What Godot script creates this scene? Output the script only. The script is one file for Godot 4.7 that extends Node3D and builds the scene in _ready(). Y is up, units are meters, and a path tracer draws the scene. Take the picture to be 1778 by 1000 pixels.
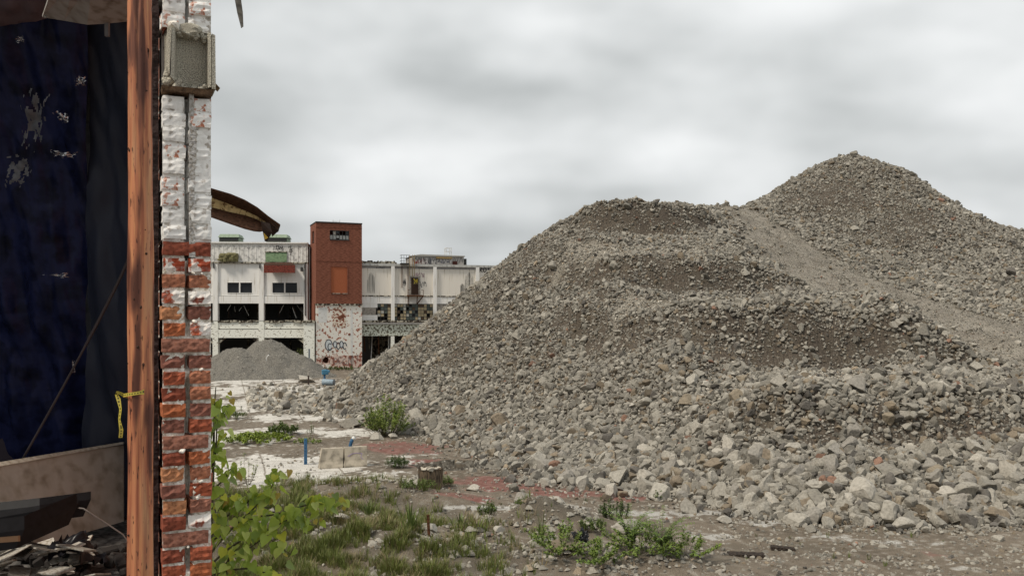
extends Node3D
# Derelict factory yard: broken brick wall and dark room close by on the left, crushed-concrete stockpile on the right, ruined factory behind.
# x right, y up, -z away from the camera; "d" below is the distance -z in metres. Ground level y = 0, the eye is at y = 6.2 on an upper floor.

const EYE := 6.2
const F := 1500.0

var rng := RandomNumberGenerator.new()
var tex := {}
var M := {}
var used := {}

# ---------------------------------------------------------------- helpers
func at(px: float, py: float, d: float) -> Vector3:
	return Vector3((px - 889.0) / F * d, EYE + (555.0 - py) / F * d, -d)

func on_ground(px: float, py: float) -> Vector3:
	var d := F * EYE / (py - 555.0)
	return Vector3((px - 889.0) / F * d, 0, -d)

func rr(a: float, b: float) -> float:
	return rng.randf_range(a, b)

func lin(r: float, g: float, b: float) -> Color:
	return Color(r, g, b).linear_to_srgb()

func numbered(called: String) -> String:
	if not used.has(called):
		used[called] = 0
		return called
	used[called] += 1
	return "%s_%03d" % [called, used[called]]

func tag(o: Node, label: String, category: String, group := "", kind := "") -> Node:
	if label: o.set_meta("label", label)
	if category: o.set_meta("category", category)
	if group: o.set_meta("group", group)
	if kind: o.set_meta("kind", kind)
	return o

func thing(called: String, label: String, category: String, pos := Vector3.ZERO, turn := 0.0, group := "") -> Node3D:
	var o := Node3D.new()
	o.name = numbered(called)
	add_child(o)
	o.position = pos
	o.rotation.y = turn
	tag(o, label, category, group, "thing")
	return o

func put(called: String, mesh: Mesh, m: Material, parent: Node = null, xf := Transform3D.IDENTITY) -> MeshInstance3D:
	var o := MeshInstance3D.new()
	o.mesh = mesh
	o.material_override = m
	o.transform = xf
	if parent == null:
		o.name = numbered(called)
		add_child(o)
	else:
		o.name = called
		parent.add_child(o, true)
	return o

func structure(called: String, mesh: Mesh, m: Material, xf := Transform3D.IDENTITY) -> MeshInstance3D:
	var o := put(called, mesh, m, null, xf)
	o.set_meta("kind", "structure")
	return o

func S(smooth := false) -> SurfaceTool:
	var st := SurfaceTool.new()
	st.begin(Mesh.PRIMITIVE_TRIANGLES)
	st.set_smooth_group(0 if smooth else -1)
	return st

func done(st: SurfaceTool) -> ArrayMesh:
	st.generate_normals()
	return st.commit()

func tri_out(st: SurfaceTool, a: Vector3, b: Vector3, c: Vector3, inside: Vector3) -> void:
	if (c - a).cross(b - a).dot(a + b + c - inside * 3.0) < 0.0:
		st.add_vertex(a); st.add_vertex(c); st.add_vertex(b)
	else:
		st.add_vertex(a); st.add_vertex(b); st.add_vertex(c)

func quad_out(st: SurfaceTool, a: Vector3, b: Vector3, c: Vector3, d: Vector3, inside: Vector3) -> void:
	tri_out(st, a, b, c, inside)
	tri_out(st, a, c, d, inside)

# an eight-cornered solid from two four-corner loops
func slab(st: SurfaceTool, lo: Array, hi: Array) -> void:
	var c := Vector3.ZERO
	for p in lo: c += p
	for p in hi: c += p
	c /= 8.0
	quad_out(st, lo[0], lo[1], lo[2], lo[3], c)
	quad_out(st, hi[0], hi[1], hi[2], hi[3], c)
	for i in 4:
		var j := (i + 1) % 4
		quad_out(st, lo[i], lo[j], hi[j], hi[i], c)

func box(st: SurfaceTool, a: Vector3, b: Vector3, t := Transform3D.IDENTITY) -> void:
	slab(st, [t * Vector3(a.x, a.y, a.z), t * Vector3(b.x, a.y, a.z), t * Vector3(b.x, a.y, b.z), t * Vector3(a.x, a.y, b.z)],
		[t * Vector3(a.x, b.y, a.z), t * Vector3(b.x, b.y, a.z), t * Vector3(b.x, b.y, b.z), t * Vector3(a.x, b.y, b.z)])

func box_mesh(a: Vector3, b: Vector3) -> ArrayMesh:
	var st := S()
	box(st, a, b)
	return done(st)

# box with chamfered edges, centred, as a hull of inset faces
func cham(st: SurfaceTool, s: Vector3, e: float, t := Transform3D.IDENTITY) -> void:
	var h := s * 0.5
	var o := t.origin
	var v := func(x: float, y: float, z: float, ax: int) -> Vector3:
		var p := Vector3(x * (h.x - e), y * (h.y - e), z * (h.z - e))
		p[ax] = [x, y, z][ax] * h[ax]
		return t * p
	for ax in 3:
		for sg in [-1.0, 1.0]:
			var q := []
			for k in [[-1.0, -1.0], [1.0, -1.0], [1.0, 1.0], [-1.0, 1.0]]:
				var c := [0.0, 0.0, 0.0]
				c[ax] = sg; c[(ax + 1) % 3] = k[0]; c[(ax + 2) % 3] = k[1]
				q.append(v.call(c[0], c[1], c[2], ax))
			quad_out(st, q[0], q[1], q[2], q[3], o)
	for ax in 3:
		var b: int = (ax + 1) % 3
		var cc: int = (ax + 2) % 3
		for sb in [-1.0, 1.0]:
			for sc in [-1.0, 1.0]:
				var c0 := [0.0, 0.0, 0.0]
				c0[b] = sb; c0[cc] = sc
				var c1 := c0.duplicate()
				c0[ax] = -1.0; c1[ax] = 1.0
				quad_out(st, v.call(c0[0], c0[1], c0[2], b), v.call(c1[0], c1[1], c1[2], b), v.call(c1[0], c1[1], c1[2], cc), v.call(c0[0], c0[1], c0[2], cc), o)
	for x in [-1.0, 1.0]:
		for y in [-1.0, 1.0]:
			for z in [-1.0, 1.0]:
				tri_out(st, v.call(x, y, z, 0), v.call(x, y, z, 1), v.call(x, y, z, 2), o)

func tube(st: SurfaceTool, pts: Array, radii: Array, seg := 6, caps := true) -> void:
	var rings := []
	var side := Vector3.ZERO
	for i in pts.size():
		var t: Vector3 = (pts[mini(i + 1, pts.size() - 1)] - pts[maxi(i - 1, 0)]).normalized()
		if side == Vector3.ZERO:
			side = t.cross(Vector3.UP if absf(t.y) < 0.9 else Vector3.RIGHT).normalized()
		side = (side - t * side.dot(t)).normalized()
		var up := t.cross(side)
		var ring := []
		for k in seg:
			var a := TAU * k / seg
			ring.append(pts[i] + (side * cos(a) + up * sin(a)) * radii[i])
		rings.append(ring)
	for i in pts.size() - 1:
		var c: Vector3 = (pts[i] + pts[i + 1]) * 0.5
		for k in seg:
			var j := (k + 1) % seg
			quad_out(st, rings[i][k], rings[i][j], rings[i + 1][j], rings[i + 1][k], c)
	if caps:
		for e in [0, pts.size() - 1]:
			var inner: Vector3 = pts[1] if e == 0 else pts[e - 1]
			for k in range(1, seg - 1):
				tri_out(st, rings[e][0], rings[e][k], rings[e][k + 1], inner)

func bar(st: SurfaceTool, a: Vector3, b: Vector3, w: float, h: float) -> void:
	var t := (b - a).normalized()
	var s := t.cross(Vector3.UP if absf(t.y) < 0.95 else Vector3.BACK).normalized() * w * 0.5
	var u := s.cross(t).normalized() * h * 0.5
	slab(st, [a - s - u, a + s - u, a + s + u, a - s + u], [b - s - u, b + s - u, b + s + u, b - s + u])

# ---------------------------------------------------------------- textures and materials
func noise(freq: float, sd: int, oct := 4, type := FastNoiseLite.TYPE_SIMPLEX_SMOOTH) -> FastNoiseLite:
	var n := FastNoiseLite.new()
	n.noise_type = type
	n.frequency = freq
	n.seed = sd
	n.fractal_type = FastNoiseLite.FRACTAL_FBM
	n.fractal_octaves = oct
	return n

func ntex(key: String, freq: float, sd: int, stops: Array, size := 256, oct := 4, type := FastNoiseLite.TYPE_SIMPLEX_SMOOTH) -> NoiseTexture2D:
	if tex.has(key): return tex[key]
	var t := NoiseTexture2D.new()
	t.width = size; t.height = size
	t.seamless = true
	t.noise = noise(freq, sd, oct, type)
	var g := Gradient.new()
	var off := PackedFloat32Array()
	var col := PackedColorArray()
	for s in stops:
		off.append(s[0])
		col.append(s[1] if s[1] is Color else Color(s[1], s[1], s[1]))
	g.offsets = off; g.colors = col
	t.color_ramp = g
	tex[key] = t
	return t

func nbump(key: String, freq: float, sd: int, strength: float, size := 256, oct := 4) -> NoiseTexture2D:
	if tex.has(key): return tex[key]
	var t := NoiseTexture2D.new()
	t.width = size; t.height = size
	t.seamless = true
	t.as_normal_map = true
	t.bump_strength = strength
	t.noise = noise(freq, sd, oct)
	tex[key] = t
	return t

func mat(c: Color, rough := 0.9, albedo: Texture2D = null, scale := 1.0, bump: Texture2D = null, world := false, bump_amt := 1.0) -> StandardMaterial3D:
	var m := StandardMaterial3D.new()
	m.albedo_color = c
	m.roughness = rough
	m.metallic_specular = 0.35
	if albedo: m.albedo_texture = albedo
	if bump:
		m.normal_enabled = true
		m.normal_texture = bump
		m.normal_scale = bump_amt
	m.uv1_triplanar = true
	m.uv1_world_triplanar = world
	m.uv1_scale = Vector3.ONE * scale
	return m

func tinted(m: StandardMaterial3D) -> StandardMaterial3D:
	m.vertex_color_use_as_albedo = true
	return m

func leafy(c: Color, back: Color, rough := 0.55) -> StandardMaterial3D:
	var m := StandardMaterial3D.new()
	m.albedo_color = c
	m.roughness = rough
	m.metallic_specular = 0.4
	m.cull_mode = BaseMaterial3D.CULL_DISABLED
	m.backlight_enabled = true
	m.backlight = back
	m.vertex_color_use_as_albedo = true
	return m

func smooth(a: float, b: float, x: float) -> float:
	var t := clampf((x - a) / (b - a), 0.0, 1.0)
	return t * t * (3.0 - 2.0 * t)

func scatter(called: String, mesh: Mesh, m: Material, xfs: Array, cols: Array, parent: Node = null) -> MultiMeshInstance3D:
	var mm := MultiMesh.new()
	mm.transform_format = MultiMesh.TRANSFORM_3D
	mm.use_colors = true
	mm.mesh = mesh
	mm.instance_count = xfs.size()
	for i in xfs.size():
		mm.set_instance_transform(i, xfs[i])
		mm.set_instance_color(i, cols[i])
	var o := MultiMeshInstance3D.new()
	o.multimesh = mm
	o.material_override = m
	o.set_meta("kind", "stuff")
	if parent:
		o.name = called
		parent.add_child(o, true)
	else:
		o.name = numbered(called)
		add_child(o)
	return o

# ---------------------------------------------------------------- camera, sky, sun
func view_and_light() -> void:
	var cam := Camera3D.new()
	cam.name = "camera"
	add_child(cam)
	var near := 0.1
	cam.set_frustum(near * 1000.0 / F, Vector2(0, near * 55.0 / F), near, 6000.0)
	cam.position = Vector3(0, EYE, 0)
	cam.current = true

	var w := 1024
	var h := 512
	var im := Image.create(w, h, false, Image.FORMAT_RGBF)
	var wide := noise(0.20, 52, 4)
	var band := noise(0.55, 8, 5)
	var fine := noise(2.1, 23, 4)
	var puff := noise(3.2, 29, 6)
	for j in h:
		var el := (0.5 - (j + 0.5) / h) * PI
		for i in w:
			var az := ((i + 0.5) / w - 0.5) * TAU      # 0 is -z, the way the camera looks
			if el < -0.03:
				im.set_pixel(i, j, Color(0.16, 0.15, 0.13))
				continue
			var e := maxf(el, 0.0)
			var k := 1.0 / (sin(e) + 0.16)
			var x := sin(az) * cos(e) * k
			var z := cos(az) * cos(e) * k
			var b := wide.get_noise_2d(x * 0.8 + 3.1, z * 0.9 + 1.7) * 0.9
			var c := band.get_noise_2d(x * 0.75 + 9.0, z * 1.5 + 4.0)
			var f := fine.get_noise_2d(x * 0.6, z * 1.4)
			var toward := cos(az + 1.9) * cos(e)      # thinner cloud on the sun's side
			var g := puff.get_noise_3d(sin(az) * cos(e), e * 2.2, cos(az) * cos(e))
			var v := 0.32 + b * 0.19 + c * 0.10 + f * 0.03 + g * 0.15 + toward * 0.20
			v = clampf(v, 0.12, 0.75) * (0.94 + 0.25 * sin(e))
			var cool := clampf((0.45 - v) * 0.25, 0.0, 0.05)
			im.set_pixel(i, j, Color(v * (0.975 - cool * 0.5), v * 0.995, v))
	var sky := PanoramaSkyMaterial.new()
	sky.panorama = ImageTexture.create_from_image(im)
	var env := Environment.new()
	env.background_mode = Environment.BG_SKY
	env.sky = Sky.new()
	env.sky.sky_material = sky
	env.background_energy_multiplier = 1.0
	env.tonemap_mode = Environment.TONE_MAPPER_LINEAR
	env.tonemap_exposure = 2.0
	env.sdfgi_enabled = true
	env.ssao_enabled = true
	env.ssil_enabled = true
	var we := WorldEnvironment.new()
	we.name = "world_environment"
	we.environment = env
	add_child(we)

	var sun := DirectionalLight3D.new()
	sun.name = "sun"
	sun.light_energy = 0.5
	sun.light_color = Color(1.0, 0.96, 0.9)
	sun.light_angular_distance = 10.0
	sun.shadow_enabled = true
	add_child(sun)
	sun.look_at_from_position(Vector3(-24, 38, 17), Vector3.ZERO)

# ---------------------------------------------------------------- heights
const PILE := [
	15.44,26.05,0.00, 12.35,26.05,0.00, 8.70,26.57,0.00, 6.16,29.71,0.00, 3.59,31.53,0.00, 1.40,34.32,0.00, 
	-1.30,39.91,0.00, -4.90,46.27,0.00, -8.72,52.54,0.00, -12.60,59.24,0.00, 22.00,27.00,0.00, 30.00,30.00,0.00, 
	-15.50,66.00,0.00, -14.00,72.00,0.00, -10.00,77.00,0.00, -4.00,80.00,0.00, 4.00,84.00,0.00, 14.00,92.00,0.00, 
	30.00,104.00,0.00, 46.00,104.00,0.00, 62.00,92.00,0.00, 66.00,75.00,0.00, 60.00,58.00,0.00, 48.00,44.00,0.00, 
	40.00,36.00,0.00, -25.00,55.00,-1.50, -25.00,75.00,-1.50, -12.00,38.00,-2.00, 0.00,26.00,-2.00, 12.00,20.00,-2.00, 
	30.00,20.00,-2.00, 50.00,30.00,-2.00, 75.00,60.00,-2.00, 75.00,95.00,-2.00, 40.00,118.00,-2.00, 10.00,105.00,-2.00, 
	-12.00,92.00,-2.00, 9.26,31.50,3.16, 11.59,31.00,3.20, 14.79,31.20,3.39, 18.49,31.20,3.39, 10.76,35.00,3.87, 
	14.26,35.00,3.94, 17.76,35.00,3.87, 21.34,36.00,3.80, 7.05,34.00,1.55, 7.57,36.50,2.92, 4.77,37.50,1.58, 
	1.67,41.00,1.14, 3.26,44.00,3.71, -0.29,48.00,3.48, -2.19,47.50,1.93, -4.64,54.00,3.14, 3.79,47.00,6.36, 
	6.83,42.50,6.48, 9.75,40.50,6.61, 13.63,40.00,6.73, 17.36,40.00,6.65, 19.78,39.50,5.28, 7.23,45.00,6.86, 
	10.59,44.00,6.85, 14.24,43.50,6.98, 18.33,45.00,7.19, 9.27,39.60,5.41, 10.96,40.00,5.75, 12.56,40.00,5.80, 
	15.59,39.90,5.80, 12.34,39.30,4.89, 15.44,39.20,4.89, 14.16,40.00,5.85, 17.01,39.80,5.67, 10.74,39.20,4.89, 
	13.95,39.40,4.89, 16.84,38.80,4.73, 8.04,38.80,4.52, 9.31,48.00,8.60, 12.56,48.20,8.55, 6.27,55.00,12.69, 
	8.07,54.80,12.67, 9.90,54.80,12.67, 10.91,48.00,8.60, 13.28,30.60,2.73, 11.17,30.40,2.69, 12.72,29.30,2.10, 
	12.38,45.20,7.25, 3.33,52.00,9.67, 6.86,48.80,9.45, 10.03,48.40,9.59, 13.43,49.00,9.30, 14.75,48.00,8.06, 
	7.18,46.60,7.91, 11.14,46.30,7.90, 7.17,51.00,10.18, 10.57,51.00,10.25, 14.52,53.00,10.26, 4.25,57.50,13.21, 
	5.79,55.70,13.40, 7.78,55.30,13.39, 9.60,55.20,13.38, 12.47,56.50,13.28, 14.15,58.00,12.66, 4.92,61.00,13.64, 
	6.61,58.00,13.70, 8.55,58.00,13.70, 6.95,61.00,14.05, 9.13,62.00,14.18, 10.44,60.00,13.96, 11.99,64.00,14.48, 
	13.68,62.00,14.14, 6.16,54.00,11.96, 10.38,53.50,11.91, 17.02,67.00,14.73, 17.40,62.00,12.81, 19.08,56.00,9.93, 
	20.37,50.00,7.53, 21.80,46.00,6.05, 22.44,41.50,4.54, 22.82,38.50,4.02, 24.89,42.00,4.94, 23.70,50.00,7.03, 
	22.07,59.00,10.13, 0.44,60.00,10.80, -3.65,61.50,7.84, -7.94,63.00,4.73, -11.48,64.00,2.15, 29.80,75.00,20.30, 
	27.37,74.50,19.26, 32.05,75.00,19.85, 34.07,74.50,18.87, 37.05,74.00,16.56, 40.01,74.00,14.49, 43.86,74.00,13.70, 
	24.22,74.00,17.89, 21.46,73.00,16.42, 19.08,71.00,15.43, 27.58,70.00,16.70, 26.48,65.00,12.92, 24.64,60.50,10.44, 
	29.86,63.00,11.45, 31.36,58.00,9.10, 33.19,56.00,8.63, 26.03,52.00,7.24, 28.45,48.00,6.04, 23.17,68.00,14.13, 
	30.79,77.50,20.77]
const GX0 := -26.0
const GD0 := 18.0
const GS := 0.5
const GW := 193
const GH := 189
var pile_grid := PackedFloat32Array()
var lump := FastNoiseLite.new()
var rough_n := FastNoiseLite.new()
var yard_n := FastNoiseLite.new()

func solve_pile() -> void:
	var n := PILE.size() / 3
	var m := n + 3
	var a := []
	for i in m:
		var row := PackedFloat64Array()
		row.resize(m + 1)
		a.append(row)
	for i in n:
		for j in n:
			var r2: float = (PILE[i * 3] - PILE[j * 3]) ** 2 + (PILE[i * 3 + 1] - PILE[j * 3 + 1]) ** 2
			a[i][j] = 0.5 * r2 * log(r2 + 1e-12) if i != j else 0.002 * n
		var lead := [1.0, PILE[i * 3], PILE[i * 3 + 1]]
		for k in 3:
			a[i][n + k] = lead[k]
			a[n + k][i] = lead[k]
		a[i][m] = PILE[i * 3 + 2]
	for c in m:
		var best := c
		for r in range(c + 1, m):
			if absf(a[r][c]) > absf(a[best][c]): best = r
		var t: PackedFloat64Array = a[c]
		a[c] = a[best]
		a[best] = t
		var piv: PackedFloat64Array = a[c]
		for r in range(c + 1, m):
			var row: PackedFloat64Array = a[r]
			var q := row[c] / piv[c]
			if q == 0.0: continue
			for k in range(c, m + 1):
				row[k] -= q * piv[k]
			a[r] = row
	var w := PackedFloat64Array()
	w.resize(m)
	for i in range(m - 1, -1, -1):
		var s: float = a[i][m]
		for k in range(i + 1, m):
			s -= a[i][k] * w[k]
		w[i] = s / a[i][i]
	var cx := PackedFloat64Array()
	var cd := PackedFloat64Array()
	for i in n:
		cx.append(PILE[i * 3]); cd.append(PILE[i * 3 + 1])
	pile_grid.resize(GW * GH)
	for j in GH:
		var d := GD0 + j * GS
		for i in GW:
			var x := GX0 + i * GS
			var s := w[n] + w[n + 1] * x + w[n + 2] * d
			for k in n:
				var ex := x - cx[k]
				var ed := d - cd[k]
				var r2 := ex * ex + ed * ed + 1e-9
				s += w[k] * 0.5 * r2 * log(r2)
			pile_grid[j * GW + i] = s + bank(x, d).x
	lump = noise(0.16, 5, 3)
	rough_n = noise(0.7, 6, 3)
	yard_n = noise(0.25, 8, 4)

# dug banks: lips in plan as px, py, d; the face falls away steeply in front of each lip
const LIPS := [[[1020, 552, 46.6], [1130, 545, 42.5], [1250, 540, 40.5], [1400, 535, 40.0], [1540, 538, 40.0], [1630, 585, 39.6]], [[1000, 457, 51.6], [1100, 455, 48.8], [1200, 450, 48.4], [1300, 460, 49.0]], [[1015, 368, 57.0], [1045, 361, 55.7], [1100, 360, 55.3], [1150, 360, 55.2], [1215, 366, 56.3]], [[1370, 700, 31.4], [1450, 700, 31.0], [1600, 690, 31.2], [1790, 690, 31.2]]]
var lip_at := []

# x: change of height, y: how much bare earth the bank shows
func bank(x: float, d: float) -> Vector2:
	if lip_at.is_empty():
		for l in LIPS:
			for i in l.size() - 1:
				lip_at.append([Vector2((l[i][0] - 889.0) / F * l[i][2], l[i][2]), Vector2((l[i + 1][0] - 889.0) / F * l[i + 1][2], l[i + 1][2])])
	var p := Vector2(x, d)
	var best := 1e9
	var sd := 0.0
	for l in lip_at:
		var a: Vector2 = l[0]
		var b: Vector2 = l[1]
		var q := Geometry2D.get_closest_point_to_segment(p, a, b)
		var e := q.distance_to(p)
		if e < best:
			best = e
			sd = e * signf((b - a).cross(p - a))
	if best > 4.5: return Vector2.ZERO
	var s := -sd      # positive in front of the lip
	if s < -0.2: return Vector2(0.14 * exp((s + 0.2) / 0.8), 0.0)
	var t := smooth(-0.2, 0.7, s)
	return Vector2(lerpf(0.14, -1.0 * exp(-maxf(s - 0.7, 0.0) / 1.5), t), smooth(0.0, 0.5, s) * smooth(2.4, 0.9, s))

func pile_h(x: float, d: float) -> float:
	var u := clampf((x - GX0) / GS, 0.0, GW - 1.001)
	var v := clampf((d - GD0) / GS, 0.0, GH - 1.001)
	var i := int(u)
	var j := int(v)
	u -= i
	v -= j
	var o := j * GW + i
	var s := lerpf(lerpf(pile_grid[o], pile_grid[o + 1], u), lerpf(pile_grid[o + GW], pile_grid[o + GW + 1], u), v)
	var k := clampf(s * 0.6, 0.0, 1.0)
	return s + k * (lump.get_noise_2d(x, d) * 0.34 + rough_n.get_noise_2d(x, d) * 0.16)

# low debris mounds of the near yard: x, d, radius along x, radius along d, height
const MOUNDS := [[-5.2, 30.2, 2.6, 1.6, 0.45], [-8.2, 25.5, 3.6, 2.4, 0.75], [1.0, 25.4, 1.7, 1.3, 0.85], [-2.4, 23.0, 2.6, 1.8, 0.5], [3.0, 21.5, 3.0, 1.6, 0.35],
	[-8.4, 33.6, 1.3, 0.7, 0.16], [-13.0, 25.0, 3.0, 3.0, 0.8], [-2.9, 29.6, 2.0, 0.9, 0.22], [-12.5, 47.0, 2.0, 1.5, 0.2], [-9.6, 36.0, 0.9, 0.5, 0.1], [-1.9, 36.9, 2.3, 1.1, -0.11]]

func yard_h(x: float, d: float) -> float:
	var s := yard_n.get_noise_2d(x, d) * 0.05
	for m in MOUNDS:
		var q: float = ((x - m[0]) / m[2]) ** 2 + ((d - m[1]) / m[3]) ** 2
		if q < 6.0:
			s += m[4] * exp(-q) * (1.0 + 0.5 * rough_n.get_noise_2d(x * 1.5, d * 1.5))
	return s

func ground_at(x: float, d: float) -> float:
	return maxf(yard_h(x, d), pile_h(x, d)) if x > -26 and d > 18 and d < 112 else yard_h(x, d)

# ---------------------------------------------------------------- rocks
func icosphere(levels: int) -> Array:
	var t := (1.0 + sqrt(5.0)) / 2.0
	var v := []
	for p in [[-1, t, 0], [1, t, 0], [-1, -t, 0], [1, -t, 0], [0, -1, t], [0, 1, t], [0, -1, -t], [0, 1, -t], [t, 0, -1], [t, 0, 1], [-t, 0, -1], [-t, 0, 1]]:
		v.append(Vector3(p[0], p[1], p[2]).normalized())
	var f := [[0, 11, 5], [0, 5, 1], [0, 1, 7], [0, 7, 10], [0, 10, 11], [1, 5, 9], [5, 11, 4], [11, 10, 2], [10, 7, 6], [7, 1, 8], [3, 9, 4], [3, 4, 2], [3, 2, 6], [3, 6, 8], [3, 8, 9], [4, 9, 5], [2, 4, 11], [6, 2, 10], [8, 6, 7], [9, 8, 1]]
	for l in levels:
		var mid := {}
		var g := []
		for q in f:
			var m := []
			for k in 3:
				var a: int = q[k]
				var b: int = q[(k + 1) % 3]
				var key := mini(a, b) * 100000 + maxi(a, b)
				if not mid.has(key):
					mid[key] = v.size()
					v.append(((v[a] + v[b]) * 0.5).normalized())
				m.append(mid[key])
			g.append_array([[q[0], m[0], m[2]], [q[1], m[1], m[0]], [q[2], m[2], m[1]], [m[0], m[1], m[2]]])
		f = g
	return [v, f]

func rock_mesh(sd: int, levels: int, cuts := 9) -> ArrayMesh:
	var r := RandomNumberGenerator.new()
	r.seed = sd
	var ico := icosphere(levels)
	var planes := []
	for i in cuts:
		var n := Vector3(r.randfn(), r.randfn(), r.randfn()).normalized()
		planes.append([n, r.randf_range(0.42, 0.8)])
	var sc := Vector3(r.randf_range(0.85, 1.3), r.randf_range(0.6, 0.9), r.randf_range(0.75, 1.0))
	var nz := noise(1.1, sd, 3)
	var v := []
	var most := 0.0
	for p in ico[0]:
		var q: Vector3 = p
		for pl in planes:
			var o: float = q.dot(pl[0]) - pl[1]
			if o > 0: q -= pl[0] * o
		q *= 1.0 + 0.10 * nz.get_noise_3dv(p * 1.5)
		q *= sc
		v.append(q)
		most = maxf(most, q.length())
	var st := S()
	for f in ico[1]:
		tri_out(st, v[f[0]] * 0.5 / most, v[f[1]] * 0.5 / most, v[f[2]] * 0.5 / most, Vector3.ZERO)
	return done(st)

var rocks := []
var rocks_small := []

func rock_tint() -> Color:
	var k := rng.randf()
	var v := rr(0.52, 1.14)
	if k < 0.09: return Color(0.25, 0.205, 0.15) * v
	if k < 0.16: return Color(0.15, 0.138, 0.122) * v
	if k < 0.22: return Color(0.43, 0.40, 0.345) * v
	if k < 0.23: return Color(0.33, 0.265, 0.19) * v
	if k < 0.236: return Color(0.30, 0.18, 0.13) * v
	return Color(0.335, 0.313, 0.268) * v

func tumble() -> Basis:
	return Basis(Vector3(rr(-1, 1), rr(-1, 1), rr(-1, 1)).normalized(), rr(0, TAU))

func lay() -> Basis:      # resting on its broad side, any way round
	return Basis.from_euler(Vector3(rr(-0.35, 0.35), rr(0, TAU), rr(-0.35, 0.35)))

# ---------------------------------------------------------------- ground
const TX0 := -30.0
const TW := 55.0
const TD0 := 18.0
const TL := 94.0

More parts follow.
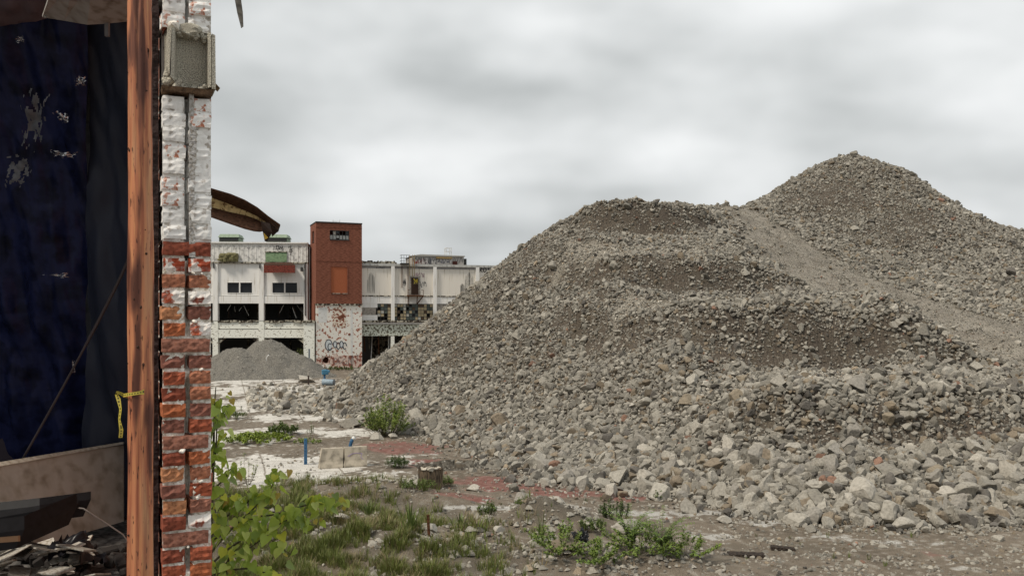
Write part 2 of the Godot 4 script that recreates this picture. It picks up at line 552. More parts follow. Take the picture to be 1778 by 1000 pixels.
func ground_texture() -> ImageTexture:
	var sw := 220
	var sh := 376
	var small := Image.create(sw, sh, false, Image.FORMAT_RGBF)
	# matter lying in patches: [px, py, half width m, half depth m, weight]
	var concrete := [[455, 812, 5.0, 2.8, 1.25], [540, 836, 3.6, 1.3, 1.2], [400, 760, 3.5, 4.0, 0.95], [620, 838, 2.2, 0.9, 0.9], [650, 805, 1.8, 1.2, 0.75], [520, 790, 1.6, 1.2, 0.5], [420, 705, 6.0, 5.0, 1.0], [500, 725, 4.5, 2.4, 0.95], [590, 752, 3.6, 1.8, 0.95], [450, 678, 8.0, 6.0, 1.05], [570, 668, 5.0, 4.0, 0.55], [400, 662, 9.0, 6.0, 0.9],
		[985, 885, 1.5, 0.55, 0.95], [1050, 892, 1.3, 0.5, 0.85], [1220, 893, 1.9, 0.7, 0.85], [1330, 908, 1.6, 0.6, 0.7], [1400, 930, 1.6, 0.6, 0.45], [820, 886, 1.2, 0.35, 0.9], [870, 903, 0.8, 0.3, 0.8], [1230, 935, 0.9, 0.35, 0.6], [1320, 985, 0.9, 0.3, 0.5], [1600, 985, 2.5, 0.5, 0.35], [1620, 945, 2.0, 0.4, 0.4], [700, 792, 1.4, 0.7, 0.6]]
	var red := [[690, 780, 1.9, 2.0, 1.0], [740, 805, 1.6, 1.5, 0.75], [830, 838, 1.7, 1.1, 0.95], [900, 848, 1.9, 0.9, 0.95], [990, 860, 2.3, 0.8, 0.95], [1070, 868, 1.3, 0.6, 0.7], [790, 873, 1.0, 0.4, 0.9], [640, 760, 1.2, 1.2, 0.45], [1600, 965, 1.4, 0.3, 0.25]]
	var dark := [[800, 985, 3.5, 1.6, 0.8], [560, 905, 6.0, 3.0, 0.9], [430, 940, 5.0, 3.0, 0.9], [700, 900, 3.0, 2.0, 0.8], [960, 925, 2.0, 1.3, 0.7], [1080, 985, 4.0, 1.3, 0.8], [1250, 960, 2.5, 0.8, 0.5], [1420, 955, 2.2, 0.7, 0.6]]
	var acc := []
	for i in sw * sh: acc.append(Vector3.ZERO)
	var li := 0
	for list in [concrete, red, dark]:
		for b in list:
			var g := on_ground(b[0], b[1])
			var ci := (g.x - TX0) / TW * sw
			var cj := (-g.z - TD0) / TL * sh
			var ri: float = b[2] / TW * sw
			var rj: float = b[3] / TL * sh
			for j in range(maxi(0, int(cj - rj * 2)), mini(sh, int(cj + rj * 2) + 1)):
				for i in range(maxi(0, int(ci - ri * 2)), mini(sw, int(ci + ri * 2) + 1)):
					var q := ((i - ci) / ri) ** 2 + ((j - cj) / rj) ** 2
					acc[j * sw + i][li] = maxf(acc[j * sw + i][li], b[4] * exp(-q * 0.9))
		li += 1
	for j in sh:
		for i in sw:
			var a: Vector3 = acc[j * sw + i]
			small.set_pixel(i, j, Color(a.x, a.y, a.z))
	var w := 1280
	var h := 2048
	small.resize(w, h, Image.INTERPOLATE_BILINEAR)
	var mask := small.get_data().to_float32_array()
	var n1 := noise(0.45, 31, 5)
	var n2 := noise(2.2, 32, 4)
	var n3 := noise(0.12, 33, 3)
	var out := PackedByteArray()
	out.resize(w * h * 3)
	var cs := cos(0.32)
	var sn := sin(0.32)
	for j in h:
		var d := TD0 + (j + 0.5) / h * TL
		for i in w:
			var x := TX0 + (i + 0.5) / w * TW
			var o := (j * w + i) * 3
			var a := n1.get_noise_2d(x, d)
			var b := n2.get_noise_2d(x, d)
			var c := n3.get_noise_2d(x, d)
			var e := a * 0.75 + b * 0.4
			var k := 1.0 + b * 0.35 + a * 0.25
			var r := 0.19 * k + c * 0.04
			var g := 0.156 * k + c * 0.035
			var bl := 0.118 * k + c * 0.03
			# pale grit trodden into the soil
			var grit := clampf((b - 0.22) * 4.0, 0.0, 1.0) * 0.55
			r = lerpf(r, 0.36, grit); g = lerpf(g, 0.335, grit); bl = lerpf(bl, 0.29, grit)
			var kd := clampf((mask[o + 2] + e * 0.7 - 0.35) * 2.5, 0.0, 1.0) * 0.75
			r = lerpf(r, 0.10 + b * 0.05, kd); g = lerpf(g, 0.088 + b * 0.045, kd); bl = lerpf(bl, 0.066 + b * 0.035, kd)
			var kr := clampf((mask[o + 1] + e * 0.7 - 0.36) * 4.0, 0.0, 1.0) * (0.72 + a * 0.4)
			r = lerpf(r, 0.235 + b * 0.08, kr); g = lerpf(g, 0.098 + b * 0.06, kr); bl = lerpf(bl, 0.082 + b * 0.05, kr)
			var kc := clampf((mask[o] + e * 0.95 - 0.44) * 4.5, 0.0, 1.0)
			if kc > 0.0:
				# slab joints, three metres apart, are filled with soil
				var u := absf(fposmod(x * cs + d * sn + a * 0.06, 3.0) - 1.5)
				var v := absf(fposmod(d * cs - x * sn + a * 0.06, 3.4) - 1.7)
				if u < 0.035 or v < 0.035: kc *= 0.15
				kc *= 0.94 + a * 0.25
				var pale := 0.42 + 0.24 * smooth(-2.0, -7.0, x)
				r = lerpf(r, pale + b * 0.12, kc); g = lerpf(g, pale * 0.96 + b * 0.12, kc); bl = lerpf(bl, pale * 0.88 + b * 0.11, kc)
			out[o] = int(clampf(pow(maxf(r, 0.0), 0.4545), 0.0, 1.0) * 255.0)
			out[o + 1] = int(clampf(pow(maxf(g, 0.0), 0.4545), 0.0, 1.0) * 255.0)
			out[o + 2] = int(clampf(pow(maxf(bl, 0.0), 0.4545), 0.0, 1.0) * 255.0)
	return ImageTexture.create_from_image(Image.create_from_data(w, h, false, Image.FORMAT_RGB8, out))

func build_ground() -> void:
	var st := S(true)
	var step := 0.5
	var nx := 190
	var nd := 250
	var x0 := -50.0
	var d0 := 2.0
	for j in nd + 1:
		for i in nx + 1:
			var x := x0 + i * step
			var d := d0 + j * step
			st.set_uv(Vector2((x - TX0) / TW, (d - TD0) / TL))
			st.add_vertex(Vector3(x, yard_h(x, d) if i > 0 and j > 0 and i < nx and j < nd else 0.0, -d))
	for j in nd:
		for i in nx:
			var a := j * (nx + 1) + i
			var b := a + nx + 1
			for q in [a, b, b + 1, a, b + 1, a + 1]: st.add_index(q)
	st.generate_normals()
	var sheet := st.commit()
	# the flat country beyond, out to the horizon
	st = S(true)
	var n := 0
	var x1 := x0 + nx * step
	var d1 := d0 + nd * step
	var far := 3000.0
	for p in [[x0, d0], [x1, d0], [x1, d1], [x0, d1], [-far, -far], [far, -far], [far, far], [-far, far]]:
		st.add_vertex(Vector3(p[0], 0, -p[1]))
	for k in 4:
		var k2 := (k + 1) % 4
		for q in [n + k, n + k2, n + 4 + k2, n + k, n + 4 + k2, n + 4 + k]: st.add_index(q)
	st.generate_normals()
	sheet = st.commit(sheet)
	var m := StandardMaterial3D.new()
	m.albedo_texture = ground_texture()
	m.texture_repeat = true
	m.roughness = 0.92
	m.metallic_specular = 0.3
	m.detail_enabled = true
	m.detail_blend_mode = BaseMaterial3D.BLEND_MODE_MUL
	m.detail_uv_layer = BaseMaterial3D.DETAIL_UV_2
	m.detail_albedo = ntex("grit", 0.09, 61, [[0.0, 0.45], [0.35, 0.8], [0.6, 1.0], [1.0, 1.0]], 512, 5)
	m.uv2_triplanar = true
	m.uv2_world_triplanar = true
	m.uv2_scale = Vector3.ONE * 0.55
	sheet.surface_set_material(0, m)
	sheet.surface_set_material(1, mat(lin(0.16, 0.145, 0.115), 0.95, tex.grit, 0.1, null, true))
	structure("ground", sheet, null)
	# shallow rainwater at the foot of the rubble
	var pst := S(true)
	var pc := on_ground(812, 807)
	var rim := []
	for k in 28:
		var a := TAU * k / 28.0
		var r := 1.0 + 0.35 * yard_n.get_noise_2d(cos(a) * 6.0 + 50, sin(a) * 6.0)
		rim.append(pc + Vector3(cos(a) * 3.0 * r + sin(a) * 0.7, -0.03, -sin(a) * 1.5 * r + cos(a) * 0.5))
	for k in 28:
		tri_out(pst, pc + Vector3(0, -0.03, 0), rim[k], rim[(k + 1) % 28], pc - Vector3(0, 1, 0))
	var wm := mat(lin(0.035, 0.03, 0.024), 0.04)
	wm.metallic_specular = 0.5
	structure("puddle", done(pst), wm)

# ---------------------------------------------------------------- the stockpile
const RAMP := [[34.0, 34.5, 4.6], [28.0, 38.5, 4.2], [25.0, 43.0, 4.2], [23.0, 47.5, 4.6], [20.6, 52.0, 4.8], [19.3, 57.0, 4.2], [18.4, 62.0, 3.4], [18.0, 66.0, 2.2], [17.8, 70.0, 2.0]]
# trodden ledges, as px, py, d
const LEDGES := [[[1090, 541, 45.6], [1130, 537, 44.6], [1250, 535, 43.4], [1380, 530, 42.8], [1500, 526, 44.0]], [[1270, 675, 35.2], [1350, 672, 34.4], [1450, 668, 33.8], [1600, 665, 33.8], [1790, 668, 34.4]], [[985, 450, 53.0], [1100, 442, 50.6], [1200, 440, 50.4], [1300, 444, 52.0]]]
# bare earth slips: px, py, d, radius
const SLIPS := [[1110, 385, 54.5, 1.3], [1060, 388, 54.8, 1.2], [1165, 383, 54.5, 1.2], [1015, 400, 55.6, 1.2], [1000, 430, 55.0, 1.3], [1170, 472, 47.6, 2.0], [1260, 470, 47.8, 1.5], [1340, 572, 39.3, 0.9], [1440, 565, 39.4, 1.0], [1540, 720, 30.4, 1.0], [1510, 735, 30.0, 0.7],
	[1440, 352, 70.5, 2.8], [1455, 375, 69.0, 2.6], [1560, 430, 64.0, 2.4], [1600, 400, 66.0, 2.0], [1380, 345, 71.0, 1.6], [1240, 640, 38.3, 1.0], [1090, 620, 42.5, 1.3], [880, 560, 56.5, 2.0], [840, 600, 55.5, 1.8], [920, 520, 57.0, 2.0], [800, 640, 53.5, 1.4], [960, 450, 57.0, 1.2], [1700, 560, 47.5, 1.6]]

func ramp_at(x: float, d: float) -> float:
	var best := 1e9
	var p := Vector2(x, d)
	for i in RAMP.size() - 1:
		var a := Vector2(RAMP[i][0], RAMP[i][1])
		var b := Vector2(RAMP[i + 1][0], RAMP[i + 1][1])
		var q := Geometry2D.get_closest_point_to_segment(p, a, b)
		var t := q.distance_to(a) / a.distance_to(b)
		best = minf(best, q.distance_to(p) - lerpf(RAMP[i][2], RAMP[i + 1][2], t))
	return 1.0 - smooth(-0.9, 0.7, best + rough_n.get_noise_2d(x, d) * 1.3)

var ledge_at := []

func ledge(x: float, d: float) -> float:
	var best := 1e9
	var p := Vector2(x, d)
	for l in ledge_at:
		var q := Geometry2D.get_closest_point_to_segment(p, l[0], l[1])
		best = minf(best, q.distance_to(p))
	return 1.0 - smooth(0.45, 1.35, best + rough_n.get_noise_2d(x, d) * 1.3)

var slip_at := []

func slip(x: float, d: float) -> float:
	var s := 0.0
	for q in slip_at:
		var e: float = ((x - q.x) ** 2 + (d - q.y) ** 2) / (q.z * q.z)
		if e < 3.0: s = maxf(s, exp(-e * 1.1))
	s = maxf(s, bank(x, d).y * clampf(0.22 + lump.get_noise_2d(x * 3.0 + 20.0, d * 3.0) * 2.0, 0.0, 0.85))
	# dirt runs down the left flank in streaks that follow the fall line
	var ang := atan2(x - 6.0, 58.0 - d)
	var rad := Vector2(x - 6.0, d - 58.0).length()
	if x < 6.0 and rad > 2.0:
		s = maxf(s, clampf(lump.get_noise_2d(ang * 46.0, rad * 0.35 + 40.0) * 2.4 - 0.35, 0.0, 0.8) * smooth(24.0, 10.0, rad))
	return clampf(s + rough_n.get_noise_2d(x * 1.3, d * 1.3) * 0.45 * smooth(0.05, 0.4, s), 0.0, 1.0)

func pile_normal(x: float, d: float) -> Vector3:
	var e := 0.35
	var gx := (pile_h(x + e, d) - pile_h(x - e, d)) / (2 * e)
	var gd := (pile_h(x, d + e) - pile_h(x, d - e)) / (2 * e)
	return Vector3(-gx, 1.0, gd).normalized()

func build_pile() -> void:
	for q in SLIPS:
		slip_at.append(Vector3((q[0] - 889.0) / F * q[2], q[2], q[3]))
	for l in LEDGES:
		for i in l.size() - 1:
			ledge_at.append([Vector2((l[i][0] - 889.0) / F * l[i][2], l[i][2]), Vector2((l[i + 1][0] - 889.0) / F * l[i + 1][2], l[i + 1][2])])
	var root := thing("rubble_pile", "huge stepped stockpile of grey crushed concrete filling the right side of the yard", "rubble pile", Vector3.ZERO)
	# earth core
	var st := S(true)
	var step := 0.3
	var nx := 318
	var nd := 310
	var hs := PackedFloat32Array()
	for j in nd + 1:
		for i in nx + 1:
			var x := GX0 + 0.1 + i * step
			var d := GD0 + 0.1 + j * step
			var h := pile_h(x, d)
			if h > 0.2: h += rough_n.get_noise_2d(x * 4.0 + 70, d * 4.0) * 0.10
			hs.append(h)
			var dust := maxf(ramp_at(x, d) * (0.75 + 0.5 * lump.get_noise_2d(x * 3.0, d * 3.0)), ledge(x, d) * 0.9) if h > 0.0 and d < 82.0 else 0.0
			dust = clampf(dust + rough_n.get_noise_2d(x * 2.0 + 9.0, d * 2.0) * 0.25, 0.0, 1.0)
			st.set_color(Color(0.115, 0.096, 0.075).lerp(Color(0.33, 0.302, 0.255), dust))
			st.add_vertex(Vector3(x, maxf(h, -0.4), -d))
	for j in nd:
		for i in nx:
			var a := j * (nx + 1) + i
			var b := a + nx + 1
			if hs[a] < -0.3 and hs[b] < -0.3 and hs[a + 1] < -0.3 and hs[b + 1] < -0.3: continue
			for q in [a, b, b + 1, a, b + 1, a + 1]: st.add_index(q)
	st.generate_normals()
	var soil := tinted(mat(Color.WHITE, 0.95, ntex("soil", 0.05, 71, [[0.0, 0.45], [0.45, 0.8], [0.62, 1.0], [1.0, Color(1, 0.98, 0.94)]], 512, 6), 0.35, nbump("soil_n", 0.06, 72, 6.0, 512, 5), true))
	put("earth_core", st.commit(), soil, root)
	# stones
	var xmax := 0.72
	var made := 0
	for t in 270000:
		var d := rr(25.0, 80.0)
		var x := rr(-22.0, minf(56.0, d * xmax))
		var h := pile_h(x, d)
		if h < -0.9: continue
		if h < 0.15 and rng.randf() > 0.85 * exp((h - 0.15) * 7.0): continue
		var n := pile_normal(x, d)
		var eye := Vector3(-x, EYE - h, d).normalized()
		if n.dot(eye) < -0.06: continue
		var ra := ramp_at(x, d) if x > 12.0 else 0.0
		var sl := slip(x, d)
		var le := ledge(x, d)
		if rng.randf() < ra * 0.985 or rng.randf() < sl * 0.74 or rng.randf() < le * 0.72: continue
		var size := 0.175 + 0.095 * exp(-maxf(h, 0.0) / 1.6) + 0.035 * smooth(38.0, 27.0, d) + 0.05 * lump.get_noise_2d(x * 2.0, d * 2.0)
		size *= exp(rng.randfn(0.0, 0.42)) * (1.0 - 0.35 * sl) * (1.0 - 0.4 * le) * 0.95
		size = clampf(size, 0.10, 0.95)
		var y := maxf(h, yard_h(x, d)) + size * rr(0.05, 0.34)
		rocks.append([Vector3(x, y, -d), size, rng.randi() % 10, rock_tint()])
	# the tongue of paler stone that runs out towards the factory
	for t in 1500:
		var px := 700.0 - 270.0 * pow(rng.randf(), 0.8)
		var mid := lerpf(692.0, 705.0, (px - 430.0) / 270.0)
		var g := on_ground(px, mid + rng.randfn() * lerpf(9.0, 20.0, (px - 430.0) / 270.0))
		if -g.z > 90.0 or pile_h(g.x, -g.z) > 0.25: continue
		var size := 0.26 * exp(rng.randfn(0.0, 0.5))
		size = clampf(size, 0.1, 0.9)
		rocks.append([Vector3(g.x, yard_h(g.x, -g.z) + size * rr(0.1, 0.3), g.z), size, rng.randi() % 10, rock_tint() * 1.35])
	var small := 0
	for t in 330000:
		var d := 25.0 + 55.0 * pow(rng.randf(), 1.25)
		var x := rr(-22.0, minf(56.0, d * xmax))
		var h := pile_h(x, d)
		if h < -1.2: continue
		if h < 0.1 and rng.randf() > 0.5 * exp((h - 0.1) * 4.0): continue
		var n := pile_normal(x, d)
		if n.dot(Vector3(-x, EYE - h, d).normalized()) < -0.06: continue
		var sl := slip(x, d)
		if rng.randf() < sl * 0.4: continue
		if sl < 0.3 and h > 0.3 and rng.randf() < 0.55 and ledge(x, d) < 0.4 and (x < 12.0 or ramp_at(x, d) < 0.4): continue
		var size := rr(0.05, 0.16)
		if x > 12.0 and ramp_at(x, d) > 0.5:
			if rng.randf() < 0.45: continue
			size *= 0.6
		rocks_small.append([Vector3(x, maxf(h, yard_h(x, d)) + size * 0.2, -d), size, rng.randi() % 4, rock_tint() * (1.08 + 0.25 * ledge(x, d))])
	var meshes := []
	for i in 10: meshes.append(rock_mesh(100 + i, 2, 8 + i % 4))
	var tiny := []
	for i in 4: tiny.append(rock_mesh(200 + i, 1, 7))
	M.rock = tinted(mat(Color.WHITE, 0.93, ntex("rock", 0.035, 81, [[0.0, 0.72], [0.4, 0.92], [0.62, 1.0], [1.0, 1.0]], 256, 5), 0.9, nbump("rock_n", 0.03, 82, 4.0, 256, 4), false, 0.7))
	tex.rock_meshes = meshes
	tex.tiny_meshes = tiny
	# the 300 stones that show largest are parts of their own
	var order := []
	for i in rocks.size():
		var p: Vector3 = rocks[i][0]
		var sx := p.x / -p.z
		order.append([rocks[i][1] / -p.z if sx < 0.585 and sx > -0.33 else 0.0, i])
	order.sort_custom(func(a, b): return a[0] > b[0])
	var tones := []
	for k in 8:
		var m: StandardMaterial3D = M.rock.duplicate()
		m.vertex_color_use_as_albedo = false
		m.albedo_color = ([Color(0.335, 0.313, 0.268), Color(0.25, 0.232, 0.197), Color(0.385, 0.36, 0.31), Color(0.29, 0.27, 0.236), Color(0.235, 0.193, 0.143), Color(0.15, 0.138, 0.122), Color(0.43, 0.40, 0.345), Color(0.27, 0.228, 0.17)][k] as Color).linear_to_srgb()
		tones.append(m)
	M.tones = tones
	var single := {}
	for k in 300:
		var r: Array = rocks[order[k][1]]
		single[order[k][1]] = true
		var tone: int = [0, 0, 0, 1, 1, 2, 2, 3, 3, 3, 4, 5, 6, 7][rng.randi() % 14]
		put("stone", meshes[r[2]], tones[tone], root, Transform3D(tumble().scaled(Vector3.ONE * r[1] * 1.18), r[0]))
	for v in 10:
		var xf := []
		var co := []
		for i in rocks.size():
			if rocks[i][2] != v or single.has(i): continue
			xf.append(Transform3D(tumble().scaled(Vector3.ONE * rocks[i][1] * 1.18), rocks[i][0]))
			co.append(rocks[i][3])
		scatter("rubble", meshes[v], M.rock, xf, co, root)
	for v in 4:
		var xf := []
		var co := []
		for r in rocks_small:
			if r[2] != v: continue
			xf.append(Transform3D(tumble().scaled(Vector3.ONE * r[1] * 1.18), r[0]))
			co.append(r[3])
		scatter("gravel", tiny[v], M.rock, xf, co, root)
	print("rocks ", rocks.size(), " small ", rocks_small.size())

# ---------------------------------------------------------------- the factory, about 110 m away
var bx0 := 0.0
var bd0 := 110.0
var bth := 0.0

func frame_building(px: float, d: float, turn: float) -> Vector3:
	bx0 = (px - 889.0) / F * d
	bd0 = d
	bth = turn
	return Vector3(bx0, 0, -d)

func U(px: float) -> float:          # metres along the facade
	var k := (px - 889.0) / F
	return (k * bd0 - bx0) / (cos(bth) - k * sin(bth))

func V(py: float, px := -1.0) -> float:          # metres above the ground
	var d := bd0 + (U(px) * sin(bth) if px >= 0.0 else 0.0)
	return EYE + (555.0 - py) / F * d

func fb(st: SurfaceTool, px0: float, py0: float, px1: float, py1: float, z0: float, z1: float) -> void:
	box(st, Vector3(U(px0), V(py1), z0), Vector3(U(px1), V(py0), z1))

func fpart(called: String, parent: Node, m: Material, px0: float, py0: float, px1: float, py1: float, z0: float, z1: float) -> MeshInstance3D:
	var st := S()
	fb(st, px0, py0, px1, py1, z0, z1)
	return put(called, done(st), m, parent)

# spray paint: flat strokes on a wall face
func strokes(called: String, parent: Node, m: Material, lines: Array, w: float, z: float) -> MeshInstance3D:
	var st := S()
	for l in lines:
		for i in l.size() - 1:
			var a: Vector2 = l[i]
			var b: Vector2 = l[i + 1]
			var n := (b - a).orthogonal().normalized() * w * 0.5
			var e := (b - a).normalized() * w * 0.3
			quad_out(st, Vector3(a.x + n.x - e.x, a.y + n.y - e.y, z), Vector3(b.x + n.x + e.x, b.y + n.y + e.y, z), Vector3(b.x - n.x + e.x, b.y - n.y + e.y, z), Vector3(a.x - n.x - e.x, a.y - n.y - e.y, z), Vector3(a.x, a.y, z - 1.0))
	return put(called, done(st), m, parent)

func pl(points: Array) -> Array:      # pixel pairs to facade metres
	var o := []
	for p in points: o.append(Vector2(U(p[0]), V(p[1], p[0])))
	return o

func loop_line(px: float, py: float, rx: float, ry: float, a0 := 0.0, a1 := TAU, n := 12) -> Array:
	var o := []
	for i in n + 1:
		var a := lerpf(a0, a1, float(i) / n)
		o.append([px + cos(a) * rx, py + sin(a) * ry])
	return pl(o)

func scribble(px0: float, py0: float, px1: float, py1: float, n: int) -> Array:
	var out := []
	for i in n:
		var w := (px1 - px0) / n
		var x := px0 + (i + 0.5) * w
		var l := []
		for k in 5:
			l.append([x + rr(-0.55, 0.55) * w, lerpf(py0, py1, rng.randf())])
		out.append(pl(l))
	return out

func flake(key: String, sd: int, base: Color, paint: Color, cover: float, freq := 0.03) -> Texture2D:
	var t := 0.5 + (0.5 - cover) * 0.55
	return ntex(key, freq, sd, [[0.0, base * 0.75], [t - 0.06, base], [t, paint.lerp(base, 0.3)], [t + 0.04, paint], [1.0, paint * 1.0]], 512, 6)

func build_factory() -> void:
	var white := mat(lin(0.80, 0.79, 0.765), 0.9, ntex("wallstain", 0.02, 91, [[0.0, Color(0.72, 0.69, 0.65)], [0.16, Color(0.94, 0.93, 0.91)], [0.34, 1.0], [1.0, 1.0]], 512, 5), 0.14)
	white.uv1_scale = Vector3(0.3, 0.03, 0.3)
	var cream := mat(lin(0.76, 0.72, 0.65), 0.9, ntex("wallstain2", 0.02, 92, [[0.0, Color(0.72, 0.70, 0.66)], [0.15, Color(0.93, 0.92, 0.9)], [0.32, 1.0], [1.0, 1.0]], 512, 5), 0.14)
	cream.uv1_scale = Vector3(0.3, 0.025, 0.3)
	var peel := mat(Color.WHITE, 0.9, flake("peel", 93, Color(0.5, 0.46, 0.4), Color(0.92, 0.925, 0.89), 0.93, 0.03), 0.2)
	peel.uv1_scale = Vector3(0.13, 0.24, 0.13)
	var dirty := mat(Color.WHITE, 0.92, flake("dirty", 94, Color(0.25, 0.22, 0.19), Color(0.7, 0.68, 0.62), 0.5, 0.015), 0.25)
	var green := mat(Color.WHITE, 0.9, flake("greenpeel", 95, Color(0.45, 0.43, 0.37), Color(0.80, 0.82, 0.77), 0.6, 0.025), 0.2)
	var brick := mat(lin(0.25, 0.095, 0.06), 0.9, ntex("towerbrick", 0.03, 96, [[0.0, Color(0.55, 0.52, 0.52)], [0.4, Color(0.85, 0.84, 0.84)], [0.6, 1.0], [1.0, 1.0]], 512, 6), 0.2)
	brick.uv1_scale = Vector3(0.12, 0.75, 0.12)
	var infill := mat(lin(0.42, 0.13, 0.06), 0.9, ntex("infill", 0.09, 97, [[0.0, 0.7], [0.5, 0.95], [1.0, 1.0]], 256, 4), 0.5)
	var painted := mat(Color.WHITE, 0.9, flake("whitewash", 98, Color(0.66, 0.43, 0.35), Color(0.92, 0.905, 0.87), 0.78, 0.026), 0.13)
	var pinkish := mat(Color.WHITE, 0.9, flake("pinkwash", 99, Color(0.62, 0.4, 0.34), Color(0.84, 0.76, 0.71), 0.55, 0.016), 0.2)
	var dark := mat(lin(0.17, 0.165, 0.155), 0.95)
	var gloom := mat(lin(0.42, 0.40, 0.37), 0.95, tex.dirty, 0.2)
	var metal := mat(lin(0.72, 0.71, 0.68), 0.65, ntex("claddirt", 0.03, 100, [[0.0, 0.62], [0.35, 0.9], [0.6, 1.0], [1.0, 1.0]], 256, 4), 0.2)
	var glass := mat(lin(0.02, 0.022, 0.026), 0.12)
	var olive := mat(lin(0.27, 0.34, 0.25), 0.7, tex.claddirt, 0.5)
	var steel_dark := mat(lin(0.05, 0.05, 0.05), 0.7)
	var rust := mat(lin(0.17, 0.075, 0.035), 0.9, ntex("rustn", 0.04, 101, [[0.0, 0.35], [0.5, 0.8], [1.0, 1.0]], 256, 5), 1.2)
	var yellow := mat(lin(0.50, 0.35, 0.15), 0.7, tex.rustn, 0.8)
	var redmetal := mat(lin(0.27, 0.062, 0.042), 0.75, tex.rustn, 0.4)
	var black := mat(lin(0.02, 0.02, 0.02), 0.8)
	var greyp := mat(lin(0.36, 0.33, 0.29), 0.9, tex.claddirt, 0.3)
	M.rust = rust
	M.rustdark = mat(lin(0.055, 0.03, 0.02), 0.85, tex.rustn, 1.0)
	M.gloom = gloom

	# ---- white concrete-framed block, left of the tower
	var r := thing("factory_building", "ruined white concrete frame factory block with missing windows, left of the brick tower", "building", frame_building(449, 110, 0.07), 0.07)
	var x_l := 209.0
	var x_r := 534.0
	fpart("roof", r, gloom, x_l, 422, x_r, 427, -16, -0.4)
	fpart("roof_cap", r, white, x_l, 420.4, x_r, 422.6, -0.4, 0.22)
	var st := S()
	fb(st, x_l, 422.6, x_r, 455, -0.3, 0.0)
	var px := x_l + 2.0
	while px < x_r - 1.5:
		var u := U(px)
		slab(st, [Vector3(u - 0.11, V(454.6), 0.0), Vector3(u + 0.11, V(454.6), 0.0), Vector3(u + 0.06, V(454.6), 0.035), Vector3(u - 0.06, V(454.6), 0.035)],
			[Vector3(u - 0.11, V(422.8), 0.0), Vector3(u + 0.11, V(422.8), 0.0), Vector3(u + 0.06, V(422.8), 0.035), Vector3(u - 0.06, V(422.8), 0.035)])
		px += 6.1 if fmod(px * 0.37, 1.0) > 0.3 else 7.8
	put("ribbed_cladding", done(st), metal, r)
	fpart("string_course", r, dirty, x_l, 455.2, x_r, 457.4, -0.3, 0.18)
	for c in [[209, 217], [289, 297], [369, 377.5], [449, 457.5], [527, 534]]:
		var co := fpart("column", r, white, c[0], 457.4, c[1], 556.5, -0.7, 0.12)
		co.set_meta("label", "square concrete column with flaking white paint")
		fpart("column", r, peel, c[0] - 0.5, 557, c[1] + 0.5, 645, -0.75, 0.08)
		fpart("bracket", r, steel_dark, c[0] + 1, 458, c[0] + 3, 466, 0.12, 0.3)
	for b in [[217, 289], [297, 369], [377.5, 449], [457.5, 527]]:
		var w0: float = b[0] + 16.0
		var w1: float = b[0] + 59.0
		if b[0] == 457.5: w0 = 472; w1 = 515
		var y0 := 490.0
		var y1 := 509.0
		st = S()
		fb(st, b[0], 457.4, b[1], y0, -0.35, -0.1)
		fb(st, b[0], y1, b[1], 513.6, -0.35, -0.1)
		fb(st, b[0], y0, w0, y1, -0.35, -0.1)
		fb(st, w1, y0, b[1], y1, -0.35, -0.1)
		put("wall_panel", done(st), white, r)
		st = S()
		fb(st, w0, y0, w1, y0 + 0.7, -0.33, -0.06)
		fb(st, w0, y1 - 0.7, w1, y1, -0.33, -0.03)
		var mid := (w0 + w1) * 0.5
		fb(st, mid - 1.0, y0 + 0.7, mid + 1.0, y1 - 0.7, -0.33, -0.06)
		var wf := put("window", done(st), white, r)
		for s in [[w0, mid - 1.0], [mid + 1.0, w1]]:
			fpart("pane", wf, glass, s[0], y0 + 0.7, s[1], y1 - 0.7, -0.30, -0.27)
		fpart("spandrel_beam", r, white, b[0], 514.2, b[1], 526.8, -0.6, 0.02)
		# broken first-floor edge: concrete lumps and torn cladding of uneven depth
		st = S()
		var q: float = b[0]
		while q < b[1] - 0.5:
			var q2 := minf(q + rr(4, 11), b[1])
			fb(st, q, 555.6 + rr(0, 1.2), q2, 558.2 + rr(0, 2.6), -0.9, 0.12 + rr(-0.06, 0.12))
			q = q2
		put("broken_slab_edge", done(st), dirty, r)
		fpart("edge_beam", r, peel, b[0], 559.5, b[1], 571.0, -0.8, -0.02)
		fpart("lower_beam", r, peel, b[0], 572.2, b[1], 586.5, -0.7, 0.05)
		# haunches where the beam meets the columns
		st = S()
		for s in [[b[0], 1.0], [b[1], -1.0]]:
			var a: float = s[0]
			var e: float = s[0] + s[1] * 13.0
			slab(st, [Vector3(U(a), V(586.6), -0.6), Vector3(U(e), V(586.6), -0.6), Vector3(U(a + s[1]), V(597), -0.6), Vector3(U(a), V(597), -0.6)],
				[Vector3(U(a), V(586.6), -0.1), Vector3(U(e), V(586.6), -0.1), Vector3(U(a + s[1]), V(597), -0.1), Vector3(U(a), V(597), -0.1)])
		put("haunch", done(st), dirty, r)
		# torn strips, pipes and ceiling rods hanging in the open floor
		for k in 6:
			var hx := rr(b[0] + 4, b[1] - 6)
			st = S()
			bar(st, Vector3(U(hx), V(rr(528, 534)), -rr(0.8, 2.5)), Vector3(U(hx + rr(-9, 9)), V(rr(539, 554)), -rr(0.8, 2.5)), 0.03, 0.04)
			put("hanging_strip", done(st), [metal, rust, white][k % 3], r)
		fpart("inner_column", r, gloom, b[0] + 52, 527, b[0] + 58, 640, -6.0, -5.4)
		fpart("inner_column", r, gloom, b[0] + 20, 527, b[0] + 24, 640, -10.0, -9.5)
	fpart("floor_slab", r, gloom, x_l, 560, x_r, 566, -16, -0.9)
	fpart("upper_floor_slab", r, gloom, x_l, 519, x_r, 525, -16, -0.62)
	fpart("back_wall", r, dark, x_l, 427, x_r, 598, -16.3, -16)
